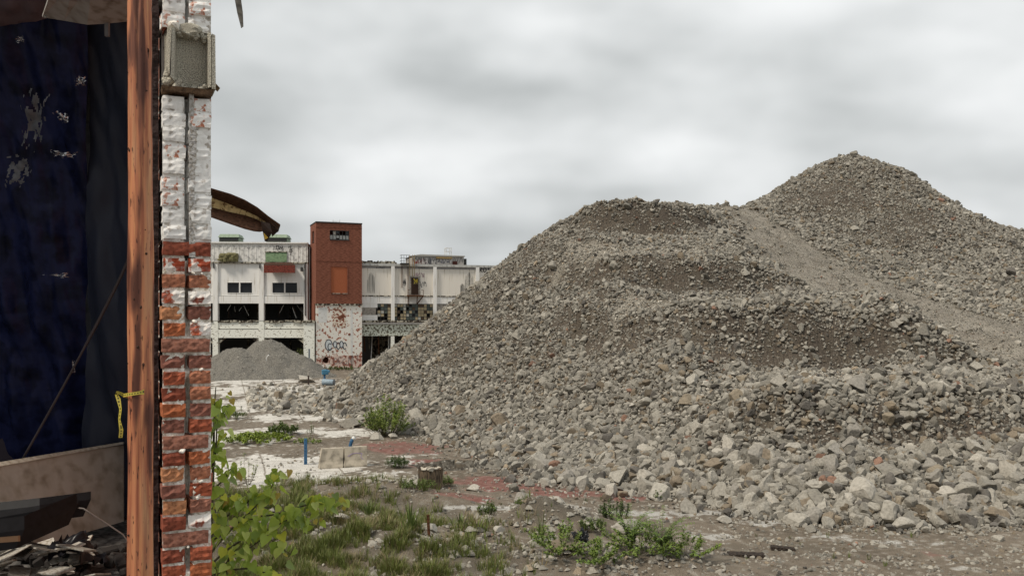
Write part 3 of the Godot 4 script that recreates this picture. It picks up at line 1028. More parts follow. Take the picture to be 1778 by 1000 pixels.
	fpart("back_wall", r, dark, x_l, 598, x_r, 642, -16.3, -16)
	fpart("side_wall", r, white, x_l - 2, 427, x_l, 642, -16, 0)
	fpart("side_wall", r, white, x_r, 427, x_r + 1.5, 642, -16, -0.9)
	for v in [[375, 410, 0], [458, 495, 1]]:
		st = S()
		var a := U(v[0])
		var b := U(v[1])
		slab(st, [Vector3(a, V(421), -3.6), Vector3(b, V(421), -3.6), Vector3(b, V(421), -1.2), Vector3(a, V(421), -1.2)], [Vector3(a, V(412), -3.6), Vector3(b, V(412), -3.6), Vector3(b, V(412), -1.2), Vector3(a, V(412), -1.2)])
		slab(st, [Vector3(a - 0.1, V(411), -3.8), Vector3(b + 0.1, V(411), -3.8), Vector3(b + 0.1, V(411), -1.0), Vector3(a - 0.1, V(411), -1.0)], [Vector3(a + 0.1, V(405), -3.4), Vector3(b - 0.1, V(405), -3.4), Vector3(b - 0.1, V(405), -1.4), Vector3(a + 0.1, V(405), -1.4)])
		var vent := put("roof_vent", done(st), olive, r)
		fpart("louvre", vent, steel_dark, v[0] + 1, 411.4, v[1] - 1, 417.5, -1.2, -1.12)
	# rough stone-coloured box, green panel and red awning on the cladding
	st = S()
	for k in 26:
		var cx := rr(384, 411)
		var cy := rr(441, 453)
		cham(st, Vector3(rr(0.3, 0.7), rr(0.25, 0.45), rr(0.5, 0.8)), 0.06, Transform3D(Basis.from_euler(Vector3(rr(-0.2, 0.2), rr(-0.3, 0.3), rr(-0.2, 0.2))), Vector3(U(cx), V(cy), 0.35)))
	fb(st, 383, 440.5, 413, 454.5, 0.0, 0.5)
	put("mossy_box", done(st), mat(Color.WHITE, 0.95, flake("moss", 102, Color(0.34, 0.36, 0.2), Color(0.58, 0.54, 0.42), 0.5, 0.06), 0.5), r)
	fpart("panel_frame", r, dirty, 459.5, 436.5, 498.5, 437.8, 0.0, 0.2)
	fpart("green_panel", r, mat(lin(0.22, 0.33, 0.19), 0.6, tex.claddirt, 0.3), 461, 438, 497.5, 454.5, 0.0, 0.12)
	var aw := S()
	slab(aw, [Vector3(U(461), V(455.5), 0.0), Vector3(U(505), V(455.5), 0.0), Vector3(U(515), V(461.5), 1.3), Vector3(U(461), V(461.5), 1.3)],
		[Vector3(U(461), V(454.8), 0.0), Vector3(U(505), V(454.8), 0.0), Vector3(U(515), V(460.8), 1.3), Vector3(U(461), V(460.8), 1.3)])
	var awn := put("awning", done(aw), mat(lin(0.10, 0.045, 0.03), 0.85, tex.rustn, 0.5), r)
	for k in 3:
		fpart("valance_panel", awn, redmetal, 461 + k * 18.0, 461.7, 461 + k * 18.0 + 17.7, 474.5 - (k % 2) * 0.6, 1.15, 1.3)
	fpart("downpipe", r, steel_dark, 529.0, 456, 530.4, 548, 0.14, 0.3)
	strokes("graffiti", r, black, [pl([[479, 427], [480, 433], [484, 433], [483, 427], [479, 427]]), pl([[485, 433], [486, 428], [488, 432], [490, 428], [490.5, 433]]), pl([[500, 430], [505, 427], [502, 436], [507, 432], [504, 443]]), pl([[501, 438], [508, 436]]), pl([[429, 430], [432, 432], [434, 430]])], 0.07, 0.09)
	fpart("wall_lamp", r, steel_dark, 522, 464, 526, 471, 0.02, 0.4)

	# ---- brick stair tower
	r = thing("brick_tower", "tall red brick stair tower with whitewashed graffiti-covered base", "tower", frame_building(548, 107.5, 0.38), 0.38)
	var tw := U(628)
	st = S()
	box(st, Vector3(0, V(527), -4.6), Vector3(tw, V(420), -0.25))
	box(st, Vector3(0, V(398.6), -4.6), Vector3(tw, V(386.5), -0.25))
	box(st, Vector3(0, V(420), -0.25), Vector3(tw, V(415.5), 0.0))
	box(st, Vector3(0, V(398.6), -0.25), Vector3(tw, V(386.5), 0.0))
	box(st, Vector3(0, V(415.5), -0.25), Vector3(U(572), V(398.6), 0.0))
	box(st, Vector3(U(606), V(415.5), -0.25), Vector3(tw, V(398.6), 0.0))
	# shaft behind the window band: three sides left open to the two windows
	box(st, Vector3(tw - 0.25, V(420), -4.6), Vector3(tw, V(398.6), -0.25))
	box(st, Vector3(0, V(420), -4.6), Vector3(0.25, V(398.6), -3.1))
	box(st, Vector3(0, V(420), -1.6), Vector3(0.25, V(398.6), -0.25))
	box(st, Vector3(0.25, V(420), -4.6), Vector3(tw - 0.25, V(398.6), -4.4))
	# front skin with the recess of the bricked-up doorway
	box(st, Vector3(0, V(527), -0.25), Vector3(U(574.5), V(420), 0.0))
	box(st, Vector3(U(602.5), V(527), -0.25), Vector3(tw, V(420), 0.0))
	box(st, Vector3(U(574.5), V(462.5), -0.25), Vector3(U(602.5), V(420), 0.0))
	box(st, Vector3(U(574.5), V(527), -0.25), Vector3(U(602.5), V(508.5), 0.0))
	put("brick_shaft", done(st), brick, r)
	fpart("bricked_up_doorway", r, infill, 574.5, 462.5, 602.5, 508.5, -0.25, -0.06)
	fpart("door_surround", r, dirty, 574, 508.6, 603, 509.6, -0.05, 0.06)
	fpart("door_surround", r, brick, 573.6, 462, 574.4, 508.6, 0.002, 0.05)
	fpart("door_surround", r, brick, 602.6, 462, 603.4, 508.6, 0.002, 0.05)
	fpart("roof_cap", r, mat(lin(0.05, 0.045, 0.045), 0.8), 547.6, 384.2, 628.4, 386.4, -4.7, 0.1)
	fpart("string_course", r, brick, 547.8, 452, 628.2, 453.2, -0.1, 0.035)
	fpart("string_course", r, brick, 547.8, 393, 628.2, 394, -0.1, 0.035)
	st = S()
	fb(st, 572, 398.6, 606, 399.4, -0.2, -0.02)
	fb(st, 572, 414.4, 606, 415.8, -0.2, 0.1)
	for k in 7: fb(st, 572 + k * 5.55, 399.4, 572.6 + k * 5.55, 414.4, -0.16, -0.08)
	fb(st, 572.6, 406.4, 606, 407.0, -0.15, -0.09)
	var win := put("window", done(st), steel_dark, r)
	for k in 6:
		for j in 2:
			if rng.randf() < 0.4 and j == 0: continue
			fpart("pane", win, [glass, greyp, glass][(k + j) % 3] if j == 0 else mat(lin(0.3, 0.31, 0.3), 0.3), 572.8 + k * 5.55, 399.6 + j * 7.6, 577.2 + k * 5.55, 406.2 + j * 7.6 - (2.0 if k == 2 else 0.0), -0.13, -0.11)
	st = S()
	box(st, Vector3(0.05, V(418), -3.1), Vector3(0.12, V(417), -1.6))
	box(st, Vector3(0.05, V(417), -2.4), Vector3(0.12, V(400), -2.3))
	put("window", done(st), steel_dark, r)
	# whitewashed base, with a hole knocked through
	st = S()
	var zb := 0.06
	for q in [[548, 530, 628, 612], [548, 612, 558, 640.5], [573, 612, 628, 640.5], [558, 612, 573, 618.5], [558, 633, 573, 640.5]]:
		fb(st, q[0], q[1], q[2], q[3], -0.25, zb)
	put("whitewashed_base", done(st), painted, r)
	st = S()
	fb(st, 548, 527, 628, 640.5, -4.6, -1.2)
	put("base_core", done(st), mat(lin(0.22, 0.08, 0.05), 0.95), r)

	fpart("base_ledge", r, dirty, 547.6, 527.2, 628.6, 529.8, -0.26, 0.22)
	st = S()
	for q in [[552, 534, 567, 560, 0.01], [608, 538, 612, 640, 0.012]]:
		fb(st, q[0], q[1], q[2], q[3], zb, zb + q[4])
	put("patch", done(st), mat(lin(0.72, 0.72, 0.7), 0.9, tex.wallstain, 0.2), r)
	fpart("bricked_up_window", r, mat(Color.WHITE, 0.9, flake("redpatch", 103, Color(0.56, 0.33, 0.25), Color(0.88, 0.84, 0.78), 0.55, 0.02), 0.25), 577, 533, 600, 568, zb, zb + 0.02)
	fpart("pink_band", r, pinkish, 548.5, 622, 557.6, 639.5, zb, zb + 0.012)
	fpart("pink_band", r, pinkish, 573.4, 618, 627.5, 639.5, zb, zb + 0.012)
	# ragged brick edge round the hole and a smaller one above
	st = S()
	for k in 14:
		var a := TAU * k / 14.0
		cham(st, Vector3(rr(0.2, 0.42), rr(0.1, 0.3), 0.22), 0.03, Transform3D(Basis.from_euler(Vector3(0, 0, rr(-0.4, 0.4))), Vector3(U(565.5 + cos(a) * 7.6), V(625.7 + sin(a) * 7.2), -0.08)))
	put("hole_edge", done(st), pinkish, r)
	st = S()
	for q in [[591, 551, 0.30], [595, 549, 0.22], [588, 553, 0.15], [606, 581, 0.16], [569, 611, 0.1], [577, 611, 0.12]]:
		cham(st, Vector3(q[2] * 2.0, q[2] * 1.6, 0.06), 0.02, Transform3D(Basis(Vector3.BACK, rr(-0.5, 0.5)), Vector3(U(q[0]), V(q[1]), zb)))
	put("broken_brick_patch", done(st), mat(lin(0.2, 0.075, 0.045), 0.95), r)
	var bubble := []
	bubble.append(loop_line(570, 599, 6.0, 9.5, 0.6, TAU - 0.2))
	bubble.append(loop_line(572, 602, 3.4, 5.5, 0.4, TAU - 0.9))
	for k in 4: bubble.append(loop_line(581 + k * 5.6, 598 + (k % 2) * 2.5, 3.0, 5.6, 0.3 * k, TAU - 0.6 + 0.2 * k))
	strokes("graffiti", r, mat(lin(0.06, 0.07, 0.09), 0.8), bubble, 0.10, zb + 0.03)
	var fill := S()
	for q in [[570, 599, 5.6, 8.8], [581, 598, 2.6, 4.8], [592, 598, 2.6, 4.8]]:
		var l := loop_line(q[0], q[1], q[2], q[3], 0.0, TAU, 14)
		for i in 14: tri_out(fill, Vector3(U(q[0]), V(q[1]), zb + 0.024), Vector3(l[i].x, l[i].y, zb + 0.024), Vector3(l[i + 1].x, l[i + 1].y, zb + 0.024), Vector3(U(q[0]), V(q[1]), -1))
	put("graffiti_fill", done(fill), mat(lin(0.62, 0.66, 0.68), 0.8), r)
	strokes("graffiti", r, mat(lin(0.2, 0.18, 0.18), 0.8), [loop_line(582, 627, 3.4, 5), loop_line(590, 625, 3, 6, 0.5, 5.6), loop_line(598, 628, 3.6, 4.5, 0.0, 5.0), pl([[604, 634], [605, 620], [609, 630], [612, 617], [614, 632]]), pl([[617, 618], [621, 616], [619, 630]])], 0.06, zb + 0.02)
	st = S()
	for k in [[-0.4, 0.5], [0.0, 0.32], [0.45, 0.55]]:
		bar(st, Vector3(tw * 0.5 + k[0], V(384), -2.0), Vector3(tw * 0.5 + k[0], V(384) + k[1], -2.0), 0.04, 0.04)
	bar(st, Vector3(tw * 0.5 - 0.5, V(384) + 0.3, -2.0), Vector3(tw * 0.5 + 0.5, V(384) + 0.3, -2.0), 0.04, 0.04)
	put("roof_rail", done(st), metal, r)
	# peeling pier against the tower's left foot
	r = thing("concrete_pier", "peeling grey-white concrete pier against the left foot of the brick tower", "pier", frame_building(536, 107.2, 0.15), 0.15)
	fpart("shaft", r, peel, 527, 560, 545.5, 640.5, -2.0, 0.0)
	fpart("broken_cap", r, dirty, 526, 556, 546.5, 560, -2.1, 0.15)
	fpart("paint_mark", r, mat(lin(0.12, 0.15, 0.19), 0.8), 535, 606, 537.5, 630, 0.0, 0.008)

	# ---- long cream wing to the right
	r = thing("factory_wing", "long cream-walled factory wing with steel ladder and patchwork windows, right of the brick tower", "building", frame_building(628, 110.5, 0.26), 0.26)
	var xe := 1010.0
	st = S()
	box(st, Vector3(0, V(461.4), -0.3), Vector3(U(xe), V(457.3), 0.28))
	put("parapet_cap", done(st), mat(lin(0.5, 0.5, 0.48), 0.8, tex.claddirt, 0.2), r)
	fpart("upper_wall", r, cream, 628, 461.4, xe, 513.0, -0.35, 0.0)
	fpart("grey_band", r, mat(lin(0.33, 0.325, 0.33), 0.9, tex.wallstain, 0.2), 628.2, 461.6, xe, 465.5, 0.0, 0.012)
	fpart("drip_course", r, dirty, 628, 512.6, xe, 514.4, 0.0, 0.1)
	fpart("spandrel", r, white, 628, 514.4, xe, 527, -0.4, 0.03)
	for c in [[678.5, 684.5], [751.5, 757.5], [825.5, 831.5], [898, 904], [970, 976]]:
		fpart("column", r, white, c[0], 461.5, c[1], 556, 0.035, 0.28)
		fpart("column", r, peel, c[0], 584, c[1], 642, -0.6, 0.05)
	fpart("sill_wall", r, white, 628, 547, 655, 556, -0.4, 0.0)
	fpart("infill_panel", r, greyp, 628, 534, 652.5, 547, -0.4, -0.05)
	fpart("lintel", r, white, 628, 527, 655, 534, -0.4, 0.0)
	fpart("blocked_window", r, greyp, 757.6, 528, 825.5, 556, -0.4, -0.06)
	fpart("blocked_window", r, greyp, 831.6, 528, 898, 556, -0.4, -0.06)
	var tan_glass := mat(lin(0.46, 0.38, 0.24), 0.4)
	var pale_glass := mat(lin(0.5, 0.49, 0.44), 0.35)
	var grey_glass := mat(lin(0.10, 0.12, 0.11), 0.15)
	var brown_glass := mat(lin(0.10, 0.065, 0.04), 0.4)
	for w in [[655.0, 678.5, 4], [684.5, 751.5, 13]]:
		var n: int = w[2]
		var dx: float = (w[1] - w[0]) / n
		st = S()
		for k in n + 1: fb(st, w[0] + k * dx - 0.25, 527, w[0] + k * dx + 0.25, 556, -0.2, -0.1)
		for k in 6: fb(st, w[0], 527 + k * 5.65, w[1], 527.5 + k * 5.65, -0.19, -0.11)
		var wn := put("steel_window", done(st), steel_dark, r)
		for i in n:
			for j in 5:
				var k := rng.randf()
				var right := float(i) / n > 0.6 or float(i) / n < 0.3
				var m: Material = glass
				if k < (0.5 if right else 0.15): m = tan_glass
				elif k < (0.62 if right else 0.24): m = pale_glass
				elif k < 0.75: m = grey_glass
				elif k < 0.84: m = brown_glass
				elif k < 0.93: continue
				fpart("pane", wn, m, w[0] + i * dx + 0.3, 527.6 + j * 5.65, w[0] + (i + 1) * dx - 0.3, 532.5 + j * 5.65, -0.17, -0.15)
	fpart("ledge", r, dirty, 628, 556.4, xe, 559.5, -0.6, 0.4)
	fpart("sill_strip", r, white, 628, 560.0, xe, 562.8, -0.6, 0.2)
	fpart("peeling_beam", r, green, 628, 563.5, xe, 583.5, -0.7, 0.0)
	for k in 9:
		st = S()
		var hx := 632.0 + k * 9.0 + rr(-2, 2)
		bar(st, Vector3(U(hx), V(584), -rr(0.5, 3)), Vector3(U(hx + rr(-3, 3)), V(rr(600, 640)), -rr(0.5, 3)), 0.12, 0.12)
		put("hanging_pipe", done(st), [rust, gloom, metal][k % 3], r)
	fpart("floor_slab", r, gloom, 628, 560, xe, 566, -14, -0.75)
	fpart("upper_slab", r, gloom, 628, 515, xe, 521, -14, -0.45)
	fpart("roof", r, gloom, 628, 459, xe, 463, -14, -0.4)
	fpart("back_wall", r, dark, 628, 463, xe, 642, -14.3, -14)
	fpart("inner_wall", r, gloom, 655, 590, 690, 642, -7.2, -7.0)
	# crumbling coping blocks lying on the parapet
	st = S()
	for k in 22:
		var q := 629.0 + k * 2.8
		cham(st, Vector3(rr(0.2, 0.34), rr(0.2, 0.42), 0.4), 0.06, Transform3D(Basis.from_euler(Vector3(rr(-0.1, 0.1), rr(-0.3, 0.3), rr(-0.12, 0.12))), Vector3(U(q), V(454.9) + rr(-0.05, 0.1), -0.6)))
	box(st, Vector3(0.05, V(457.2), -0.9), Vector3(U(690), V(455.8), -0.35))
	put("coping_rubble", done(st), dirty, r)
	# graffiti-covered penthouse
	st = S()
	slab(st, [Vector3(U(719), V(460), -2.2), Vector3(U(811), V(460), -2.2), Vector3(U(811), V(460), -8), Vector3(U(719), V(460), -8)],
		[Vector3(U(719), V(440.5), -2.2), Vector3(U(811), V(440.5), -2.2), Vector3(U(811), V(440.5), -8), Vector3(U(719), V(440.5), -8)])
	var pent := put("penthouse", done(st), mat(lin(0.44, 0.42, 0.40), 0.9, tex.wallstain, 0.3), r)
	st = S()
	slab(st, [Vector3(U(717), V(440.5), -2.0), Vector3(U(812.5), V(440.5), -2.0), Vector3(U(812.5), V(440.5), -8.2), Vector3(U(717), V(440.5), -8.2)],
		[Vector3(U(734), V(437.2), -2.0), Vector3(U(812.5), V(438.6), -2.0), Vector3(U(812.5), V(438.6), -8.2), Vector3(U(734), V(437.2), -8.2)])
	put("penthouse_roof", done(st), mat(lin(0.4, 0.39, 0.36), 0.85), r)
	for g in [[mat(lin(0.1, 0.1, 0.1), 0.8), 721, 443, 770, 458, 14, 0.045], [mat(lin(0.3, 0.06, 0.05), 0.8), 722, 446, 745, 457, 7, 0.08], [mat(lin(0.1, 0.1, 0.16), 0.8), 742, 445, 785, 457, 10, 0.05], [mat(lin(0.14, 0.13, 0.13), 0.8), 770, 443, 810, 456, 10, 0.045], [mat(lin(0.62, 0.6, 0.58), 0.8), 725, 444, 790, 456, 12, 0.09]]:
		strokes("graffiti", pent, g[0], scribble(g[1], g[2], g[3], g[4], g[5]), g[6], -2.19 + 0.004 * g[5] * 0.1)
	st = S()
	fb(st, 791, 448.5, 799.5, 457, -2.2, -2.12)
	put("hatch", done(st), mat(lin(0.06, 0.02, 0.016), 0.8), pent)
	fpart("yellow_beam", pent, yellow, 762, 441.4, 790, 444.4, -2.2, -2.0)
	fpart("flue_box", r, steel_dark, 811.5, 443.5, 816.5, 460, -4, -2.4)
	st = S()
	for k in [[780, -2.5], [789, -2.5], [780, -3.6], [789, -3.6]]:
		fb(st, k[0], 424, k[0] + 0.9, 439, k[1], k[1] + 0.07)
	for y in [424.0, 430.0]:
		fb(st, 780.9, y, 789, y + 0.7, -2.49, -2.44)
		fb(st, 780.9, y, 789, y + 0.7, -3.59, -3.54)
		fb(st, 780.1, y, 780.7, y + 0.7, -3.53, -2.5)
	put("roof_frame", done(st), metal, r)
	# caged ladder, landing and door
	st = S()
	for y in [442.0, 447.0, 452.0, 456.0]:
		fb(st, 694.5, y, 708, y + 0.6, 0.9, 0.95)
		fb(st, 694.5, y, 695.1, y + 0.6, -0.3, 0.9)
	for q in [694.5, 699, 703.5, 707.4]: fb(st, q, 442.6, q + 0.6, 456.6, 0.955, 1.0)
	fb(st, 693.5, 456.6, 708.6, 458, 0.3, 1.05)
	put("ladder_cage", done(st), steel_dark, r)
	st = S()
	for q in [709.5, 714.5, 718.0]: fb(st, q, 441, q + 0.8, 479, 0.5, 0.57)
	var y := 443.0
	while y < 478.0:
		fb(st, 710.3, y, 714.5, y + 0.5, 0.51, 0.56)
		y += 3.6
	put("ladder", done(st), yellow, r)
	st = S()
	fb(st, 697, 458, 698, 499, 0.05, 0.14)
	fb(st, 707.5, 462, 708.5, 531, 0.05, 0.14)
	put("rust_pipe", done(st), rust, r)
	fpart("door_frame", r, greyp, 711, 478, 729.5, 511.5, 0.0, 0.06)
	var dr := fpart("door", r, M.rustdark, 713.5, 481, 726, 510.5, 0.06, 0.1)
	fpart("upper_panel", dr, mat(lin(0.10, 0.075, 0.04), 0.8), 717, 482.5, 725.4, 493, 0.1, 0.115)
	strokes("graffiti", dr, mat(lin(0.55, 0.43, 0.05), 0.8), [pl([[718, 484], [721, 488], [719, 492]]), pl([[721, 488], [724, 485], [723, 491]]), pl([[719, 487], [724.5, 489]])], 0.1, 0.12)
	st = S()
	fb(st, 705.5, 512, 733, 514, 0.1, 1.2)
	for q in [706, 732]: fb(st, q, 503, q + 0.8, 512, 1.1, 1.16)
	fb(st, 706, 503, 710, 503.8, 1.1, 1.16)
	fb(st, 729, 503, 732.8, 503.8, 1.1, 1.16)
	bar(st, Vector3(U(722), V(514), 1.1), Vector3(U(723.5), V(527), 0.05), 0.1, 0.1)
	bar(st, Vector3(U(732), V(514), 1.1), Vector3(U(724), V(527), 0.05), 0.1, 0.1)
	bar(st, Vector3(U(707), V(514), 1.1), Vector3(U(708), V(529), 0.05), 0.08, 0.08)
	put("landing", done(st), rust, r)
	strokes("graffiti", r, mat(lin(0.1, 0.1, 0.1), 0.8), scribble(729, 488, 741, 500, 6) + scribble(699, 484, 705, 497, 5), 0.05, 0.008)
	strokes("graffiti", r, mat(lin(0.42, 0.3, 0.32), 0.8), scribble(718, 473, 737, 482, 6), 0.07, 0.016)
	strokes("graffiti", r, mat(lin(0.12, 0.12, 0.13), 0.8), scribble(653, 463, 668, 466, 5) + scribble(726, 464, 742, 467, 5), 0.06, 0.02)
	# the letters ROTE sprayed under the parapet
	strokes("graffiti_letters", r, black, [pl([[833, 472.5], [833, 464.5], [836.5, 465], [836.5, 468], [833, 468.5], [837.5, 472.5]]), loop_line(841.5, 468.6, 2.5, 3.6), pl([[845.5, 464.8], [851, 464.8]]), pl([[848.2, 464.8], [848.2, 472.3]]), pl([[856.5, 465], [852.5, 465], [852.5, 472], [856.8, 472]]), pl([[852.5, 468.5], [856, 468.5]]), pl([[857.5, 466.5], [861, 468.5], [857.5, 470]])], 0.11, 0.02)
	# vertical water stains below the parapet are growths of grey algae with ragged outlines
	for q in [[637, 472, 650, 510], [807, 470, 822, 507], [799, 490, 806, 508]]:
		st = S()
		for k in 40:
			var cx := rr(q[0], q[2])
			var edge: float = absf(cx - (q[0] + q[2]) * 0.5) / (q[2] - q[0])
			var top := lerpf(q[1], q[3], edge * rr(0.3, 1.0))
			var wd := rr(0.008, 0.026)
			quad_out(st, Vector3(U(cx) - wd, V(top), 0.006), Vector3(U(cx) + wd, V(top), 0.006), Vector3(U(cx) + wd * 1.4, V(rr(top + 6, q[3])), 0.006), Vector3(U(cx) - wd * 1.4, V(q[3]), 0.006), Vector3(U(cx), V(q[3]), -1))
		put("algae_stain", done(st), mat(lin(0.47, 0.45, 0.405), 0.9), r)

# ---------------------------------------------------------------- the broken brick wall and the dark room beside the camera
const WALL_AT := Vector3(-1.356, 0.0, -3.6)
const WALL_TURN := 0.436

func brick_mesh(w: float, h: float, dep: float, sd: int, broken: float) -> ArrayMesh:
	var nz := noise(9.0, sd, 4)
	var st := S()
	var nx := 5 if w < 0.12 else 9
	var ny := 4
	var e := 0.004
	var g := []
	for j in ny + 1:
		var row := []
		for i in nx + 1:
			var u := float(i) / nx
			var v := float(j) / ny
			var edge := 1.0 if i == 0 or j == 0 or i == nx or j == ny else 0.0
			var x := (u - 0.5) * w + (nz.get_noise_2d(v * 2.0, 5.0 + u) * 0.004)
			var y := (v - 0.5) * h + nz.get_noise_2d(u * 2.0 + v * 0.5, 9.0) * 0.004
			var z := nz.get_noise_2d(u * w * 6.0, v * h * 6.0) * broken - edge * rr(0.0015, 0.004)
			row.append(Vector3(x, y, z))
		g.append(row)
	var c := Vector3(0, 0, -dep * 0.5)
	for j in ny:
		for i in nx:
			quad_out(st, g[j][i], g[j][i + 1], g[j + 1][i + 1], g[j + 1][i], c)
	var back := func(p: Vector3) -> Vector3: return Vector3(p.x, p.y, -dep)
	for i in nx:
		quad_out(st, g[0][i], g[0][i + 1], back.call(g[0][i + 1]), back.call(g[0][i]), c)
		quad_out(st, g[ny][i], g[ny][i + 1], back.call(g[ny][i + 1]), back.call(g[ny][i]), c)
	for j in ny:
		quad_out(st, g[j][0], g[j + 1][0], back.call(g[j + 1][0]), back.call(g[j][0]), c)
		quad_out(st, g[j][nx], g[j + 1][nx], back.call(g[j + 1][nx]), back.call(g[j][nx]), c)
	return done(st)

func build_wall() -> void:
	var root := thing("brick_wall", "broken end of a thick brick wall, bare red below and whitewashed above", "wall", WALL_AT, WALL_TURN)
	var bn := nbump("brick_n", 0.05, 112, 4.0, 256, 4)
	var chips := ntex("brickchips", 0.03, 111, [[0.0, Color(0.5, 0.46, 0.45)], [0.38, Color(0.86, 0.84, 0.82)], [0.66, 1.0], [0.72, 1.0], [0.76, Color(1.0, 0.97, 0.93)], [1.0, Color(1.0, 0.97, 0.93)]], 256, 6)
	var red := []
	for c in [[0.50, 0.165, 0.075], [0.42, 0.12, 0.065], [0.31, 0.09, 0.055], [0.38, 0.175, 0.125], [0.57, 0.27, 0.14], [0.29, 0.125, 0.095], [0.48, 0.205, 0.125]]:
		red.append(mat(lin(c[0], c[1], c[2]), 0.9, chips, 5.0, bn, false, 0.22))
	var half := []      # part brick, part old whitewash
	for k in 3:
		half.append(mat(Color.WHITE, 0.9, flake("halfwash%d" % k, 120 + k, [Color(0.72, 0.33, 0.2), Color(0.66, 0.3, 0.2), Color(0.55, 0.3, 0.24)][k], Color(0.94, 0.925, 0.9), [0.52, 0.42, 0.6][k], 0.007), 4.2, bn, false, 0.22))
	var white := []
	for k in 3:
		white.append(mat(Color.WHITE, 0.9, flake("limewash%d" % k, 130 + k, [Color(0.74, 0.46, 0.35), Color(0.72, 0.69, 0.65), Color(0.76, 0.73, 0.7)][k], Color(0.96, 0.955, 0.945), [0.80, 0.86, 0.93][k], 0.009), 4.0, bn, false, 0.22))
	var hm := []
	for k in 8: hm.append(brick_mesh(0.083 + 0.004 * (k % 3), 0.054, 0.19, 300 + k, 0.010 if k > 2 else 0.005))
	var fm := []
	for k in 3: fm.append(brick_mesh(0.184, 0.055, 0.10, 320 + k, 0.006))
	var pitch := 0.0672
	var k0 := -int(floor(6.092 / pitch))
	for k in range(k0 + 1, 50):
		var y := 6.092 + k * pitch
		if y > 9.2 or y < 0.04: continue
		if y > 7.135 and y < 7.42: continue      # the concrete block sits here
		var wash := smooth(6.24, 6.74, y)
		if posmod(k, 6) == 0 and y < 6.7:
			var o := put("brick", fm[rng.randi() % 3], red[[1, 2, 3][rng.randi() % 3]], root, Transform3D(Basis.from_euler(Vector3(0, rr(-0.03, 0.03), rr(-0.012, 0.012))), Vector3(rr(-0.005, 0.005), y, rr(-0.004, 0.006))))
			o.scale.x = rr(0.96, 1.03)
			continue
		for s in [-1.0, 1.0]:
			var q := rng.randf()
			var m: Material
			if q < wash: m = white[rng.randi() % 3]
			elif q < wash + 0.14 * (1.0 if y > 5.9 else 0.6): m = half[rng.randi() % 3]
			else: m = red[rng.randi() % 7]
			var turn := Basis.from_euler(Vector3(rr(-0.06, 0.06), rr(-0.12, 0.12), rr(-0.03, 0.03)))
			put("brick", hm[rng.randi() % (3 if m in white else 8)], m, root, Transform3D(turn, Vector3(s * 0.0515 + rr(-0.004, 0.004), y + rr(-0.002, 0.002), rr(-0.005, 0.008))))
	# lime mortar squeezed between the bricks, with an open cavity up the middle
	var nz := noise(22.0, 141, 4)
	var gap := noise(3.0, 142, 3)
	var st := S(true)
	var nx := 17
	var y0 := 3.6
	var mz := []
	var ny := 340
	for j in ny + 1:
		for i in nx:
			var x := -0.095 + 0.19 * i / (nx - 1)
			var y := y0 + j * 0.0118
			var z := -0.0085 + nz.get_noise_2d(x * 3.0, y * 3.0) * 0.009
			var cx := 0.004 + gap.get_noise_2d(y, 3.0) * 0.008
			var open := smooth(-0.25, 0.1, gap.get_noise_2d(y, 40.0)) if y < 6.45 else 1.0
			var inside := 1.0 - smooth(0.006, 0.014, absf(x - cx))
			z -= inside * open * 0.085
			if y > 7.12 and y < 7.41: z = -0.09
			mz.append(z + (0.001 if y > 6.52 and inside < 0.1 and (y < 7.12 or y > 7.41) else 0.0))
			st.add_vertex(Vector3(x, y, z))
	var upper := []
	for j in ny:
		for i in nx - 1:
			var a := j * nx + i
			for q in [a, a + nx, a + nx + 1, a, a + nx + 1, a + 1]:
				if y0 + j * 0.0118 > 6.52: upper.append(q)
				else: st.add_index(q)
	var lime := S(true)
	for q in upper:
		var ui: int = q % nx
		var uj: int = q / nx
		lime.add_vertex(Vector3(-0.095 + 0.19 * ui / (nx - 1), y0 + uj * 0.0118, mz[q]))
	put("limewashed_mortar", done(lime), mat(Color.WHITE, 0.92, tex.limewash1, 4.0), root)
	st.generate_normals()
	var mort := mat(lin(0.86, 0.83, 0.765), 0.95, ntex("mortar", 0.05, 143, [[0.0, Color(0.62, 0.59, 0.54)], [0.35, Color(0.9, 0.88, 0.85)], [0.55, 1.0], [1.0, 1.0]], 256, 5), 3.0, bn, false, 1.2)
	var mm := st.commit()
	put("mortar", mm, mort, root)
	# lumps of old mortar hanging out of the joints
	st = S()
	for k in 10:
		var y := rr(5.0, 6.6)
		cham(st, Vector3(rr(0.008, 0.03), rr(0.006, 0.013), rr(0.012, 0.03)), 0.003, Transform3D(Basis.from_euler(Vector3(rr(-0.5, 0.5), rr(-0.5, 0.5), rr(-0.6, 0.6))), Vector3(rr(-0.09, 0.09), 6.092 + (roundf((y - 6.092) / pitch) + 0.5) * pitch, rr(-0.006, 0.004))))
	put("mortar_lumps", done(st), mort, root).set_meta("kind", "stuff")
	# core and the two faces of the wall, running away from us
	put("wall_core", box_mesh(Vector3(-0.092, 0, -6.2), Vector3(0.092, 9.3, -0.1)), mort, root)
	for s in [-1.0, 1.0]:
		st = S()
		for k in range(k0 + 1, 48):
			var y := 6.092 + k * pitch
			if y < 0.04: continue
			var z := -0.2 - (0.105 if posmod(k, 2) else 0.0)
			while z > -6.0:
				var dep := 0.094 + rr(-0.002, 0.003)
				var a := Vector3(minf(s * 0.08, s * dep), y - 0.028, z - 0.2)
				var b := Vector3(maxf(s * 0.08, s * dep), y + 0.028, z)
				box(st, a, b)
				z -= 0.212
		put("face_bricks", done(st), (white[0] if s > 0 else red[3]), root).set_meta("kind", "stuff")
	# grey render left standing on the right-hand leaf
	st = S()
	var yy := 6.46
